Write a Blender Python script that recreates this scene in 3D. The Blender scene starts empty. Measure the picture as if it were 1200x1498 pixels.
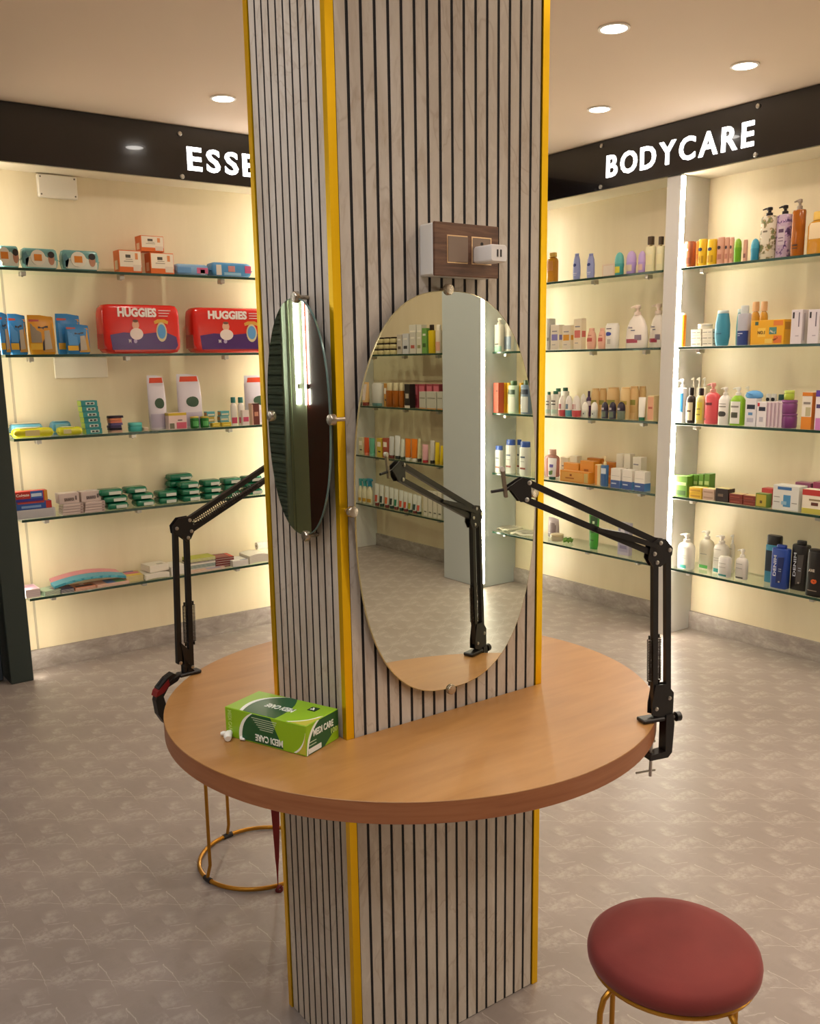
import bpy, bmesh, math, random
from mathutils import Vector, Matrix
random.seed(7)
SC = bpy.context.scene
COL = SC.collection
PI = math.pi

# ------------------------------------------------------------------ camera
CAM = (0.0, 0.0, 1.487)
FPX, CX, CY = 1351.33, 600.0, 800.0          # focal length and principal point in 1200x1498 pixels
YAW, PITCH, ROLL = 0.627198, 0.198975, -0.015756
def _axes():
    f0 = Vector((math.sin(YAW), math.cos(YAW), 0)); r0 = Vector((math.cos(YAW), -math.sin(YAW), 0)); u0 = Vector((0, 0, 1))
    f = f0*math.cos(PITCH) - u0*math.sin(PITCH); u = f0*math.sin(PITCH) + u0*math.cos(PITCH)
    return r0*math.cos(ROLL) + u*math.sin(ROLL), -r0*math.sin(ROLL) + u*math.cos(ROLL), f
AR, AU, AF = _axes()
cam = bpy.data.cameras.new('camera'); camo = bpy.data.objects.new('camera', cam); COL.objects.link(camo)
cam.sensor_fit = 'HORIZONTAL'; cam.sensor_width = 36.0; cam.lens = 36.0*FPX/1200.0
cam.shift_x = 0.0; cam.shift_y = (CY - 749.0)/1200.0; cam.clip_start = 0.02
mt = Matrix((AR, AU, -AF)).transposed().to_4x4(); mt.translation = Vector(CAM); camo.matrix_world = mt
SC.camera = camo

# ------------------------------------------------------------------ light and exposure
w = bpy.data.worlds.new('world'); SC.world = w; w.use_nodes = True
w.node_tree.nodes['Background'].inputs[0].default_value = (0.9, 0.85, 0.8, 1); w.node_tree.nodes['Background'].inputs[1].default_value = 0.0
SC.view_settings.view_transform = 'Standard'; SC.view_settings.look = 'None'
SC.view_settings.exposure = 0.5; SC.view_settings.gamma = 1.0; SC.view_settings.use_curve_mapping = False
DOWN_W = 2.6            # watts of each ceiling downlight
DOWN_COL = (1.0, 0.85, 0.70)
COOL_COL = (0.95, 0.96, 1.0)
LED_STRENGTH = 48.0     # emission of the vertical LED strips
LED_COL = (1.0, 0.90, 0.72)
SIGN_STRENGTH = 5.0

# ------------------------------------------------------------------ pixel helpers (a pixel gives a direction, the shelf or wall gives the distance)
def _row(axis, P):
    return axis.dot(Vector(P) - Vector(CAM))
def solve_t(px, fn):
    """t such that fn(t) (a point moving linearly with t) is seen in column px"""
    k = (px - CX)/FPX
    g = lambda t: _row(AR, fn(t)) - k*_row(AF, fn(t))
    a, b = g(0.0), g(1.0)
    return -a/(b - a)
def solve_z(py, fn):
    k = -(py - CY)/FPX
    g = lambda z: _row(AU, fn(z)) - k*_row(AF, fn(z))
    a, b = g(0.0), g(1.0)
    return -a/(b - a)

# ------------------------------------------------------------------ room dimensions
CEIL = 2.62
XW, XF = 4.18, 3.95            # right wall, front of its shelves
YW, YF = 4.70, 4.52            # back wall, front of its shelves
FASB = 2.370                   # underside of the sign boards
ZR = [1.922, 1.534, 1.150, 0.765, 0.379]
ZL = [1.924, 1.541, 1.161, 0.782, 0.402]
PX0, PX1, PY0, PY1 = 0.886, 1.407, 1.442, 1.738     # column footprint
TZ, TT, TR = 0.765, 0.041, 0.534                     # table top, thickness, radius
TCX, TCY = 1.1465, 1.590
MIRY = 1.421                   # front of the large mirror

# ------------------------------------------------------------------ materials
def s2l(c):
    return c/12.92 if c <= 0.04045 else ((c + 0.055)/1.055)**2.4
def hexc(h):
    if not isinstance(h, str): return tuple(h)
    h = h.lstrip('#')
    return tuple(s2l(int(h[i:i+2], 16)/255.0) for i in (0, 2, 4))
MATS = {}
def M(h, rough=0.45, metal=0.0, trans=0.0, coat=0.0, alpha=1.0):
    key = (h, rough, metal, trans, coat, alpha)
    if key in MATS: return MATS[key]
    m = bpy.data.materials.new('mat_%s' % (h if isinstance(h, str) else 'c')); m.use_nodes = True
    b = m.node_tree.nodes['Principled BSDF']
    b.inputs['Base Color'].default_value = hexc(h) + (1,)
    b.inputs['Roughness'].default_value = rough; b.inputs['Metallic'].default_value = metal
    b.inputs['Transmission Weight'].default_value = trans; b.inputs['Coat Weight'].default_value = coat
    b.inputs['Alpha'].default_value = alpha
    MATS[key] = m
    return m
def emit(h, s):
    key = ('e', h, s)
    if key in MATS: return MATS[key]
    m = bpy.data.materials.new('mat_emit'); m.use_nodes = True; nt = m.node_tree; nt.nodes.clear()
    o = nt.nodes.new('ShaderNodeOutputMaterial'); e = nt.nodes.new('ShaderNodeEmission')
    e.inputs[0].default_value = hexc(h) + (1,); e.inputs[1].default_value = s
    nt.links.new(e.outputs[0], o.inputs[0]); MATS[key] = m
    return m
def node_mat(name):
    m = bpy.data.materials.new(name); m.use_nodes = True
    return m, m.node_tree, m.node_tree.nodes['Principled BSDF']
def N(nt, t, **kw):
    n = nt.nodes.new(t)
    for k, v in kw.items():
        if k in n.inputs: n.inputs[k].default_value = v
        else: setattr(n, k, v)
    return n
def ramp(nt, stops):
    r = nt.nodes.new('ShaderNodeValToRGB'); el = r.color_ramp.elements
    while len(el) < len(stops): el.new(0.5)
    for e, (p, c) in zip(el, stops): e.position = p; e.color = hexc(c) + (1,)
    return r
def coords(nt, scale=(1, 1, 1), rot=(0, 0, 0), world=True):
    mp = nt.nodes.new('ShaderNodeMapping'); mp.inputs['Scale'].default_value = scale; mp.inputs['Rotation'].default_value = rot
    if world:
        g = nt.nodes.new('ShaderNodeNewGeometry'); nt.links.new(g.outputs['Position'], mp.inputs[0])
    else:
        g = nt.nodes.new('ShaderNodeTexCoord'); nt.links.new(g.outputs['Object'], mp.inputs[0])
    return mp.outputs[0]
def mixc(nt, fac, a, b, mode='MIX'):
    n = nt.nodes.new('ShaderNodeMix'); n.data_type = 'RGBA'; n.blend_type = mode
    if isinstance(fac, float): n.inputs[0].default_value = fac
    else: nt.links.new(fac, n.inputs[0])
    for i, v in ((6, a), (7, b)):
        if isinstance(v, str): n.inputs[i].default_value = hexc(v) + (1,)
        else: nt.links.new(v, n.inputs[i])
    return n.outputs[2]
def bump(nt, bsdf, h, strength=0.1, dist=0.002):
    b = nt.nodes.new('ShaderNodeBump'); b.inputs['Strength'].default_value = strength; b.inputs['Distance'].default_value = dist
    nt.links.new(h, b.inputs['Height']); nt.links.new(b.outputs[0], bsdf.inputs['Normal'])

def vmath(nt, op, a, b=None):
    n = nt.nodes.new('ShaderNodeVectorMath'); n.operation = op
    for i, v in enumerate((a, b)):
        if v is None: continue
        if isinstance(v, tuple): n.inputs[i].default_value = v
        else: nt.links.new(v, n.inputs[i])
    return n.outputs['Value'] if op in ('DOT_PRODUCT', 'LENGTH') else n.outputs[0]
def fmath(nt, op, a, b=None, clamp=False):
    n = nt.nodes.new('ShaderNodeMath'); n.operation = op; n.use_clamp = clamp
    for i, v in enumerate((a, b)):
        if v is None: continue
        if isinstance(v, (int, float)): n.inputs[i].default_value = v
        else: nt.links.new(v, n.inputs[i])
    return n.outputs[0]
def segdist(nt, p, a, b):
    """distance of the vector socket p from the segment a-b (2-D)"""
    A3 = (a[0], a[1], 0.0); ba = (b[0]-a[0], b[1]-a[1], 0.0); l2 = ba[0]**2 + ba[1]**2
    pa = vmath(nt, 'SUBTRACT', p, A3); h = fmath(nt, 'DIVIDE', vmath(nt, 'DOT_PRODUCT', pa, ba), l2, True)
    sc = nt.nodes.new('ShaderNodeVectorMath'); sc.operation = 'SCALE'; sc.inputs[0].default_value = ba; nt.links.new(h, sc.inputs['Scale'])
    return vmath(nt, 'LENGTH', vmath(nt, 'SUBTRACT', pa, sc.outputs[0]))
def make_floor_mat():
    """vinyl sheet whose printed marble motif repeats in a half-drop lattice of 0.1315 x 0.2075 m"""
    m, nt, b = node_mat('floor_vinyl'); L = nt.links.new
    g = nt.nodes.new('ShaderNodeNewGeometry'); sp = nt.nodes.new('ShaderNodeSeparateXYZ'); L(g.outputs['Position'], sp.inputs[0])
    PXX, PYY = 0.1315, 0.2075
    qx = fmath(nt, 'DIVIDE', fmath(nt, 'SUBTRACT', sp.outputs[0], 0.3782), PXX); colm = fmath(nt, 'FLOOR', qx)
    qy = fmath(nt, 'ADD', fmath(nt, 'DIVIDE', fmath(nt, 'SUBTRACT', sp.outputs[1], 2.4884), PYY), fmath(nt, 'MULTIPLY', colm, 0.5))
    fx = fmath(nt, 'MULTIPLY', fmath(nt, 'SUBTRACT', fmath(nt, 'FRACT', qx), 0.5), PXX); fy = fmath(nt, 'MULTIPLY', fmath(nt, 'SUBTRACT', fmath(nt, 'FRACT', qy), 0.5), PYY)
    cb = nt.nodes.new('ShaderNodeCombineXYZ'); L(fx, cb.inputs[0]); L(fy, cb.inputs[1]); tile = cb.outputs[0]
    # wobble of the strokes
    nz = N(nt, 'ShaderNodeTexNoise', Scale=45.0, Detail=3.0); L(tile, nz.inputs[0])
    wob = nt.nodes.new('ShaderNodeVectorMath'); wob.operation = 'SCALE'; L(vmath(nt, 'SUBTRACT', nz.outputs['Color'], (0.5, 0.5, 0.5)), wob.inputs[0]); wob.inputs['Scale'].default_value = 0.010
    p = vmath(nt, 'MULTIPLY', vmath(nt, 'ADD', tile, wob.outputs[0]), (1, 1, 0))
    big = N(nt, 'ShaderNodeTexNoise', Scale=1.6, Detail=5.0, Roughness=0.55); L(g.outputs['Position'], big.inputs[0])
    r1 = ramp(nt, [(0.30, '8d8179'), (0.70, '9c9088')]); L(big.outputs[0], r1.inputs[0]); col = r1.outputs[0]
    # mottled clouds of the motif
    c1 = N(nt, 'ShaderNodeTexNoise', Scale=30.0, Detail=9.0, Roughness=0.72); L(vmath(nt, 'ADD', tile, (3.1, 1.7, 0.0)), c1.inputs[0])
    for (cx_, cy_, rad, amt, cc) in ((0.045, -0.014, 0.050, .75, 'b9afa6'), (-0.045, 0.078, 0.045, 0.65, 'b6aca3'), (-0.045, -0.045, 0.045, 0.65, 'b4aaa1'), (0.04, 0.075, 0.05, 0.6, '8c8179'), (0.01, -0.075, 0.04, 0.5, '8e837b'), (-0.03, 0.02, 0.035, 0.4, '8f847c')):
        dd = vmath(nt, 'LENGTH', vmath(nt, 'SUBTRACT', p, (cx_, cy_, 0.0))); fall = fmath(nt, 'MULTIPLY', fmath(nt, 'SUBTRACT', 1.0, fmath(nt, 'DIVIDE', dd, rad), True), 2.0, True)
        k = ramp(nt, [(0.44, (0, 0, 0)), (0.60, (1, 1, 1))]); L(c1.outputs[0], k.inputs[0])
        col = mixc(nt, fmath(nt, 'MULTIPLY', fmath(nt, 'MULTIPLY', k.outputs[0], fall), amt*.8, True), col, cc)
    # pale strokes
    for a_, b_, wd, amt in (((-0.004, 0.092), (0.002, 0.044), 0.0022, 0.6), ((0.002, 0.044), (0.0, -0.016), 0.0015, 0.55), ((0.0, -0.016), (-0.005, -0.057), 0.0012, 0.2), ((-0.004, 0.092), (-0.012, 0.060), 0.0014, 0.3),
                            ((-0.0536, 0.055), (0.0147, -0.0057), 0.0012, 0.7), ((-0.056, -0.073), (-0.010, -0.093), 0.0028, 0.4), ((0.034, -0.064), (0.055, -0.080), 0.0012, 0.4), ((-0.052, -0.020), (-0.020, -0.042), 0.0012, 0.25)):
        dd = segdist(nt, p, a_, b_); k = fmath(nt, 'SUBTRACT', 1.0, fmath(nt, 'DIVIDE', dd, wd), True)
        col = mixc(nt, fmath(nt, 'MULTIPLY', k, amt*.72), col, 'd8cdc1')
    L(col, b.inputs['Base Color']); b.inputs['Roughness'].default_value = 0.40; b.inputs['Specular IOR Level'].default_value = 0.4
    bump(nt, b, c1.outputs[0], 0.05, 0.001)
    return m
def make_cream_mat():
    m, nt, b = node_mat('cream_laminate'); L = nt.links.new
    n1 = N(nt, 'ShaderNodeTexNoise', Scale=6.0, Detail=6.0, Roughness=0.6); L(coords(nt, (1, 1, 0.18)), n1.inputs[0])
    r = ramp(nt, [(0.3, 'e2d1ae'), (0.7, 'ebdcbb')]); L(n1.outputs[0], r.inputs[0]); L(r.outputs[0], b.inputs['Base Color'])
    b.inputs['Roughness'].default_value = 0.38
    return m
def make_slat_mat():
    m, nt, b = node_mat('slat_stone_print'); L = nt.links.new
    c0 = coords(nt, (5.0, 5.0, 1.1), (0.12, 0.1, 0))
    n1 = N(nt, 'ShaderNodeTexNoise', Scale=1.6, Detail=9.0, Roughness=0.66, Distortion=0.4); L(c0, n1.inputs[0])
    r1 = ramp(nt, [(0.28, 'b0a294'), (0.5, 'c4b8a9'), (0.72, 'd3c9bd')]); L(n1.outputs[0], r1.inputs[0])
    col = r1.outputs[0]
    # tan streaks
    n2 = N(nt, 'ShaderNodeTexNoise', Scale=1.3, Detail=5.0, Roughness=0.6, Distortion=0.8); L(coords(nt, (4.0, 4.0, 0.9), (0.2, 0.3, 0.2)), n2.inputs[0])
    r2 = ramp(nt, [(0.58, (0, 0, 0)), (0.74, (0.42, 0.42, 0.42))]); L(n2.outputs[0], r2.inputs[0]); col = mixc(nt, r2.outputs[0], col, 'a98a62')
    # thin brown veins
    n3 = N(nt, 'ShaderNodeTexNoise', Scale=2.2, Detail=4.0, Roughness=0.55, Distortion=1.2); L(coords(nt, (2.4, 2.4, 1.0), (0.5, 0.35, 0.0)), n3.inputs[0])
    s = N(nt, 'ShaderNodeMath', operation='SUBTRACT'); s.inputs[1].default_value = 0.5; L(n3.outputs[0], s.inputs[0])
    a = N(nt, 'ShaderNodeMath', operation='ABSOLUTE'); L(s.outputs[0], a.inputs[0])
    k = ramp(nt, [(0.0, (0.30, 0.30, 0.30)), (0.010, (0, 0, 0))]); L(a.outputs[0], k.inputs[0]); col = mixc(nt, k.outputs[0], col, '8a6f55')
    n4 = N(nt, 'ShaderNodeTexNoise', Scale=9.0, Detail=8.0, Roughness=0.7, Distortion=1.0); L(coords(nt, (3.0, 3.0, 0.9), (0.25, 0.2, 0.1)), n4.inputs[0])
    r4 = ramp(nt, [(0.36, (0.45, 0.45, 0.45)), (0.47, (0, 0, 0)), (0.60, (0, 0, 0)), (0.72, (0.0, 0.0, 0.0))]); L(n4.outputs[0], r4.inputs[0]); col = mixc(nt, r4.outputs[0], col, 'a48f78')
    r5 = ramp(nt, [(0.56, (0, 0, 0)), (0.70, (0.5, 0.5, 0.5))]); L(n4.outputs[0], r5.inputs[0]); col = mixc(nt, r5.outputs[0], col, 'e0d6c8')
    L(col, b.inputs['Base Color']); b.inputs['Roughness'].default_value = 0.36
    bump(nt, b, n1.outputs[0], 0.05, 0.001)
    return m
def make_wood_mat(name, c1, c2, c3, scale=(1.2, 9, 9), rough=0.4, world=True):
    m, nt, b = node_mat(name); L = nt.links.new
    n1 = N(nt, 'ShaderNodeTexNoise', Scale=3.0, Detail=8.0, Roughness=0.6, Distortion=0.5); L(coords(nt, scale, world=world), n1.inputs[0])
    r = ramp(nt, [(0.3, c1), (0.5, c2), (0.7, c3)]); L(n1.outputs[0], r.inputs[0]); L(r.outputs[0], b.inputs['Base Color'])
    b.inputs['Roughness'].default_value = rough
    return m
def make_brass_mat():
    m, nt, b = node_mat('brushed_brass'); L = nt.links.new
    n1 = N(nt, 'ShaderNodeTexNoise', Scale=60.0, Detail=3.0); L(coords(nt, (1, 1, 0.01)), n1.inputs[0])
    r = ramp(nt, [(0.3, 'efbc0e'), (0.7, 'f6c416')]); L(n1.outputs[0], r.inputs[0]); L(r.outputs[0], b.inputs['Base Color'])
    b.inputs['Metallic'].default_value = 0.75; b.inputs['Roughness'].default_value = 0.33
    return m
def make_glass_mat(name, tint, refl_tint=(1, 1, 1)):
    m = bpy.data.materials.new(name); m.use_nodes = True; nt = m.node_tree; nt.nodes.clear(); L = nt.links.new
    o = N(nt, 'ShaderNodeOutputMaterial'); t = N(nt, 'ShaderNodeBsdfTransparent'); g = N(nt, 'ShaderNodeBsdfGlossy')
    t.inputs[0].default_value = hexc(tint) + (1,); g.inputs[0].default_value = tuple(refl_tint) + (1,); g.inputs['Roughness'].default_value = 0.02
    lw = N(nt, 'ShaderNodeLayerWeight'); lw.inputs[0].default_value = 0.5
    pw = N(nt, 'ShaderNodeMath', operation='POWER'); L(lw.outputs['Facing'], pw.inputs[0]); pw.inputs[1].default_value = 4.0
    f = N(nt, 'ShaderNodeMath', operation='MULTIPLY_ADD'); L(pw.outputs[0], f.inputs[0]); f.inputs[1].default_value = 0.75; f.inputs[2].default_value = 0.03
    mx = N(nt, 'ShaderNodeMixShader'); L(f.outputs[0], mx.inputs[0]); L(t.outputs[0], mx.inputs[1]); L(g.outputs[0], mx.inputs[2]); L(mx.outputs[0], o.inputs[0])
    return m
def make_ceiling_mat():
    m, nt, b = node_mat('ceiling_paint'); L = nt.links.new
    n1 = N(nt, 'ShaderNodeTexNoise', Scale=1.0, Detail=3.0); L(coords(nt), n1.inputs[0])
    r = ramp(nt, [(0.3, 'd6bfa8'), (0.7, 'dbc4ad')]); L(n1.outputs[0], r.inputs[0]); L(r.outputs[0], b.inputs['Base Color']); b.inputs['Roughness'].default_value = 0.8
    return m
def make_floral_mat(name, base, spots):
    m, nt, b = node_mat(name); L = nt.links.new
    v = N(nt, 'ShaderNodeTexVoronoi', Scale=60.0); L(coords(nt), v.inputs[0])
    n = N(nt, 'ShaderNodeTexNoise', Scale=40.0, Detail=3.0); L(coords(nt), n.inputs[0])
    r = ramp(nt, [(0.40, base), (0.52, base), (0.56, spots[0]), (0.66, spots[1])]); L(n.outputs[0], r.inputs[0])
    r2 = ramp(nt, [(0.0, (1, 1, 1)), (0.22, (1, 1, 1)), (0.3, (0, 0, 0))]); L(v.outputs['Distance'], r2.inputs[0])
    L(mixc(nt, r2.outputs[0], r.outputs[0], spots[2]), b.inputs['Base Color']); b.inputs['Roughness'].default_value = 0.3
    return m

def make_skirt_mat():
    m, nt, b = node_mat('skirting_print'); L = nt.links.new
    n = N(nt, 'ShaderNodeTexNoise', Scale=9.0, Detail=9.0, Roughness=0.7, Distortion=0.4); L(coords(nt, (1, 1, 2)), n.inputs[0])
    r = ramp(nt, [(0.32, '8a7f77'), (0.52, 'a1968e'), (0.70, 'bdb3aa')]); L(n.outputs[0], r.inputs[0]); L(r.outputs[0], b.inputs['Base Color']); b.inputs['Roughness'].default_value = 0.45
    return m
MFLOOR = make_floor_mat(); MSKIRT = make_skirt_mat(); MCREAM = make_cream_mat(); MSLAT = make_slat_mat(); MBRASS = make_brass_mat(); MCEIL = make_ceiling_mat()
MTABLE = make_wood_mat('table_veneer', '9a6b38', 'a2733e', 'aa7b45', (1.4, 8, 8), 0.40)
MTEDGE = make_wood_mat('table_edge', '8d5431', '985e39', 'a06640', (2, 2, 30), 0.42)
MWALNUT = make_wood_mat('walnut_plate', '4c2f1f', '684530', '805a40', (3, 3, 40), 0.4)
MGLASS = make_glass_mat('shelf_glass', 'f2faf5'); MGEDGE = M('1a3a2c', 0.2); MDGLASS = make_glass_mat('door_glass', '9db4c4')
MBLACK = M('15110f', 0.42); MBLK2 = M('0d0b0b', 0.3); MSTEEL = M('b9b4ac', 0.28, 1.0); MDARKGAP = M('141012', 0.7)
MWHITE = M('e9e6e0', 0.4); MUPR = M('cfcdc9', 0.35); MSOFF = M('e9ddc6', 0.5)
MLED = emit((1.0, 0.91, 0.74), LED_STRENGTH); MLED2 = emit((1.0, 0.91, 0.74), LED_STRENGTH*.42); MSIGN = emit((1.0, 0.97, 0.94), SIGN_STRENGTH); MLENS = emit((1.0, 0.93, 0.85), 14.0)
MGOLD = M('b9832f', 0.32, 0.9); MVELVET = None

# ------------------------------------------------------------------ mesh helpers
class MB:
    def __init__(s): s.v = []; s.f = []
    def add(s, vs, fs):
        o = len(s.v); s.v += [tuple(q) for q in vs]; s.f += [tuple(i + o for i in q) for q in fs]; return s
    def box(s, x0, x1, y0, y1, z0, z1):
        return s.add([(x0,y0,z0),(x1,y0,z0),(x1,y1,z0),(x0,y1,z0),(x0,y0,z1),(x1,y0,z1),(x1,y1,z1),(x0,y1,z1)],
                     [(0,3,2,1),(4,5,6,7),(0,1,5,4),(1,2,6,5),(2,3,7,6),(3,0,4,7)])
    def cbox(s, x0, x1, y0, y1, z0, z1, b):
        b = min(b, (x1-x0)*.45, (y1-y0)*.45, (z1-z0)*.45)
        c = ((x0+x1)/2, (y0+y1)/2, (z0+z1)/2); h = ((x1-x0)/2, (y1-y0)/2, (z1-z0)/2); vs = []; ix = {}
        for sx in (-1, 1):
            for sy in (-1, 1):
                for sz in (-1, 1):
                    sg = (sx, sy, sz)
                    for a in range(3):
                        p = [c[i] + sg[i]*(h[i] - (0 if i == a else b)) for i in range(3)]
                        ix[(sg, a)] = len(vs); vs.append(tuple(p))
        fs = []
        def quad(l):
            p = [Vector(vs[i]) for i in l]; n = (p[1]-p[0]).cross(p[2]-p[0]); m = sum(p, Vector())/len(p) - Vector(c)
            fs.append(tuple(l) if n.dot(m) > 0 else tuple(reversed(l)))
        for a in range(3):
            o = [i for i in range(3) if i != a]
            for sg in (-1, 1):
                l = []
                for (p, q) in ((-1,-1),(1,-1),(1,1),(-1,1)):
                    t = [0]*3; t[a] = sg; t[o[0]] = p; t[o[1]] = q; l.append(ix[(tuple(t), a)])
                quad(l)
        for a in range(3):
            o = [i for i in range(3) if i != a]
            for p in (-1, 1):
                for q in (-1, 1):
                    t0 = [0]*3; t0[a] = -1; t0[o[0]] = p; t0[o[1]] = q; t1 = list(t0); t1[a] = 1
                    quad([ix[(tuple(t0), o[0])], ix[(tuple(t1), o[0])], ix[(tuple(t1), o[1])], ix[(tuple(t0), o[1])]])
        for sx in (-1, 1):
            for sy in (-1, 1):
                for sz in (-1, 1): quad([ix[((sx,sy,sz), a)] for a in range(3)])
        return s.add(vs, fs)
    def rings(s, rs, close=True, caps=True):
        n = len(rs[0]); vs = [p for r in rs for p in r]; fs = []
        for i in range(len(rs)-1):
            for j in range(n if close else n-1):
                k = (j+1) % n; fs.append((i*n+j, i*n+k, (i+1)*n+k, (i+1)*n+j))
        if caps: fs.append(tuple(range(n-1, -1, -1))); fs.append(tuple((len(rs)-1)*n+j for j in range(n)))
        return s.add(vs, fs)
    def tube(s, pts, r, seg=8, caps=True, closed=False):
        P = [Vector(p) for p in pts]; rs = []; up = None
        for i, p in enumerate(P):
            if closed: t = P[(i+1) % len(P)] - P[i-1]
            else: t = P[min(i+1, len(P)-1)] - P[max(i-1, 0)]
            t.normalize()
            if up is None: up = t.orthogonal().normalized()
            up = (up - t*up.dot(t)).normalized(); b = t.cross(up)
            rr = r[i] if isinstance(r, (list, tuple)) else r
            rs.append([p + (up*math.cos(2*PI*j/seg) + b*math.sin(2*PI*j/seg))*rr for j in range(seg)])
        if closed: rs.append(rs[0]); return s.rings(rs, caps=False)
        return s.rings(rs, caps=caps)
    def lathe(s, prof, seg=24, cx=0, cy=0, caps=True):
        return s.rings([[(cx+r*math.cos(2*PI*j/seg), cy+r*math.sin(2*PI*j/seg), z) for j in range(seg)] for r, z in prof], caps=caps)
    def prism(s, poly, fn, d0, d1):
        """poly in 2-D, fn(a,b,d) -> 3-D"""
        n = len(poly); vs = [fn(a, b, d0) for a, b in poly] + [fn(a, b, d1) for a, b in poly]
        fs = [tuple(range(n-1, -1, -1)), tuple(range(n, 2*n))] + [(i, (i+1) % n, n+(i+1) % n, n+i) for i in range(n)]
        return s.add(vs, fs)
    def mesh(s, name):
        me = bpy.data.meshes.new(name); me.from_pydata(s.v, [], s.f); me.update()
        bm = bmesh.new(); bm.from_mesh(me); bmesh.ops.recalc_face_normals(bm, faces=bm.faces); bm.to_mesh(me); bm.free()
        return me
def mk(name, mb, mat, parent=None, loc=(0,0,0), rot=(0,0,0), smooth=False, angle=40):
    me = mb.mesh(name) if isinstance(mb, MB) else mb
    if smooth:
        for p in me.polygons: p.use_smooth = True
        try: me.set_sharp_from_angle(angle=math.radians(angle))
        except Exception: pass
    if mat is not None and len(me.materials) == 0: me.materials.append(mat)
    o = bpy.data.objects.new(name, me); COL.objects.link(o)
    o.location = loc; o.rotation_euler = rot
    if parent is not None: o.parent = parent
    return o
def tag(o, label, cat=None, group=None, kind=None):
    if label: o['label'] = label
    if cat: o['category'] = cat
    if group: o['group'] = group
    if kind: o['kind'] = kind
    return o
def thing(name, label, cat, loc=(0,0,0), rz=0.0, group=None, kind=None):
    o = bpy.data.objects.new(name, None); COL.objects.link(o); o.empty_display_size = 0.05
    o.location = loc; o.rotation_euler = (0, 0, rz)
    return tag(o, label, cat, group, kind)
def struct(name, mb, mat, label=None, **kw):
    o = mk(name, mb, mat, **kw); o['kind'] = 'structure'
    if label: o['label'] = label
    return o
TXT = {}
def text_mesh(s, bold=0.02, extrude=0.02):
    """unit cap-height lettering in the XZ plane, facing -Y, left-bottom at the origin; returns (mesh template, width)"""
    key = (s, bold, extrude)
    if key in TXT: return TXT[key]
    c = bpy.data.curves.new('lettering', 'FONT'); c.body = s; c.size = 1.0; c.offset = bold; c.extrude = extrude; c.resolution_u = 3
    o = bpy.data.objects.new('lettering_tmp', c); COL.objects.link(o)
    dg = bpy.context.evaluated_depsgraph_get(); me = bpy.data.meshes.new_from_object(o.evaluated_get(dg))
    bpy.data.objects.remove(o); bpy.data.curves.remove(c)
    xs = [v.co.x for v in me.vertices]; ys = [v.co.y for v in me.vertices]
    x0, x1, y0, y1 = min(xs), max(xs), min(ys), max(ys); k = 1.0/(y1-y0)
    for v in me.vertices:
        x, y, z = v.co; v.co = ((x-x0)*k, -z*k, (y-y0)*k)
    TXT[key] = (me, (x1-x0)*k)
    return TXT[key]
def text(name, s, mat, parent, loc, height, width=None, rot=(0,0,0), bold=0.02, thick=0.0006):
    me, wd = text_mesh(s, bold, 0.02)
    me = me.copy(); sx = (width/wd) if width else height
    mn = min(v.co.y for v in me.vertices); mx = max(v.co.y for v in me.vertices)
    for v in me.vertices: v.co = (v.co.x*sx, (v.co.y-mx)/(mx-mn)*thick, v.co.z*height)
    me.materials.clear()
    return mk(name, me, mat, parent, loc, rot)

# ================================================================== THE ROOM
X0, Y0, Y1 = -1.30, -4.6, 6.5
struct('floor', MB().box(X0-.1, XW+.1, Y0-.1, Y1+.1, -0.05, 0.0), MFLOOR, 'grey vinyl floor with fine pale marble veins')
struct('ceiling', MB().box(X0-.1, XW+.1, Y0-.1, Y1+.1, CEIL, CEIL+0.05), MCEIL, 'plain beige painted ceiling')
struct('wall_right', MB().box(XW, XW+.1, Y0, YW+.1, 0, CEIL), MCREAM, 'cream laminate wall behind the bodycare shelves')
struct('wall_back', MB().box(0.93, XW, YW, YW+.1, 0, CEIL), MCREAM, 'cream laminate wall behind the essentials shelves')
struct('wall_side', MB().box(0.92, 0.95, YW+.1, Y1, 0, CEIL), M('c9c4b4', .6))
struct('wall_left', MB().box(X0-.1, X0, Y0, Y1, 0, CEIL), M('b8b4a4', .6))
struct('wall_front', MB().box(X0, XW, Y0-.1, Y0, 0, CEIL), M('d8cdb8', .6))
struct('wall_far', MB().box(X0, .92, Y1, Y1+.1, 0, CEIL), M('b8b4a4', .6))
struct('baseboard_right', MB().box(XW-.016, XW, Y0, YW, 0, .098), MSKIRT, 'grey stone look skirting under the bodycare shelves')
struct('baseboard_back', MB().box(1.03, XW-.016, YW-.016, YW, 0, .098), MSKIRT, 'grey stone look skirting under the essentials shelves')
struct('trim_1', MB().box(1.088, 1.098, YW-.004, YW, .098, FASB), M('b9ac92', .5), 'thin vertical joint strip in the cream back wall')
# soffits above the shelves
struct('trim_2', MB().box(1.02, XW, YF+.012, YW, FASB, FASB+.02), MSOFF, 'cream soffit above the essentials shelves')
struct('trim_3', MB().box(XF+.012, XW, Y0, YF, FASB, FASB+.02), MSOFF, 'cream soffit above the bodycare shelves')

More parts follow.
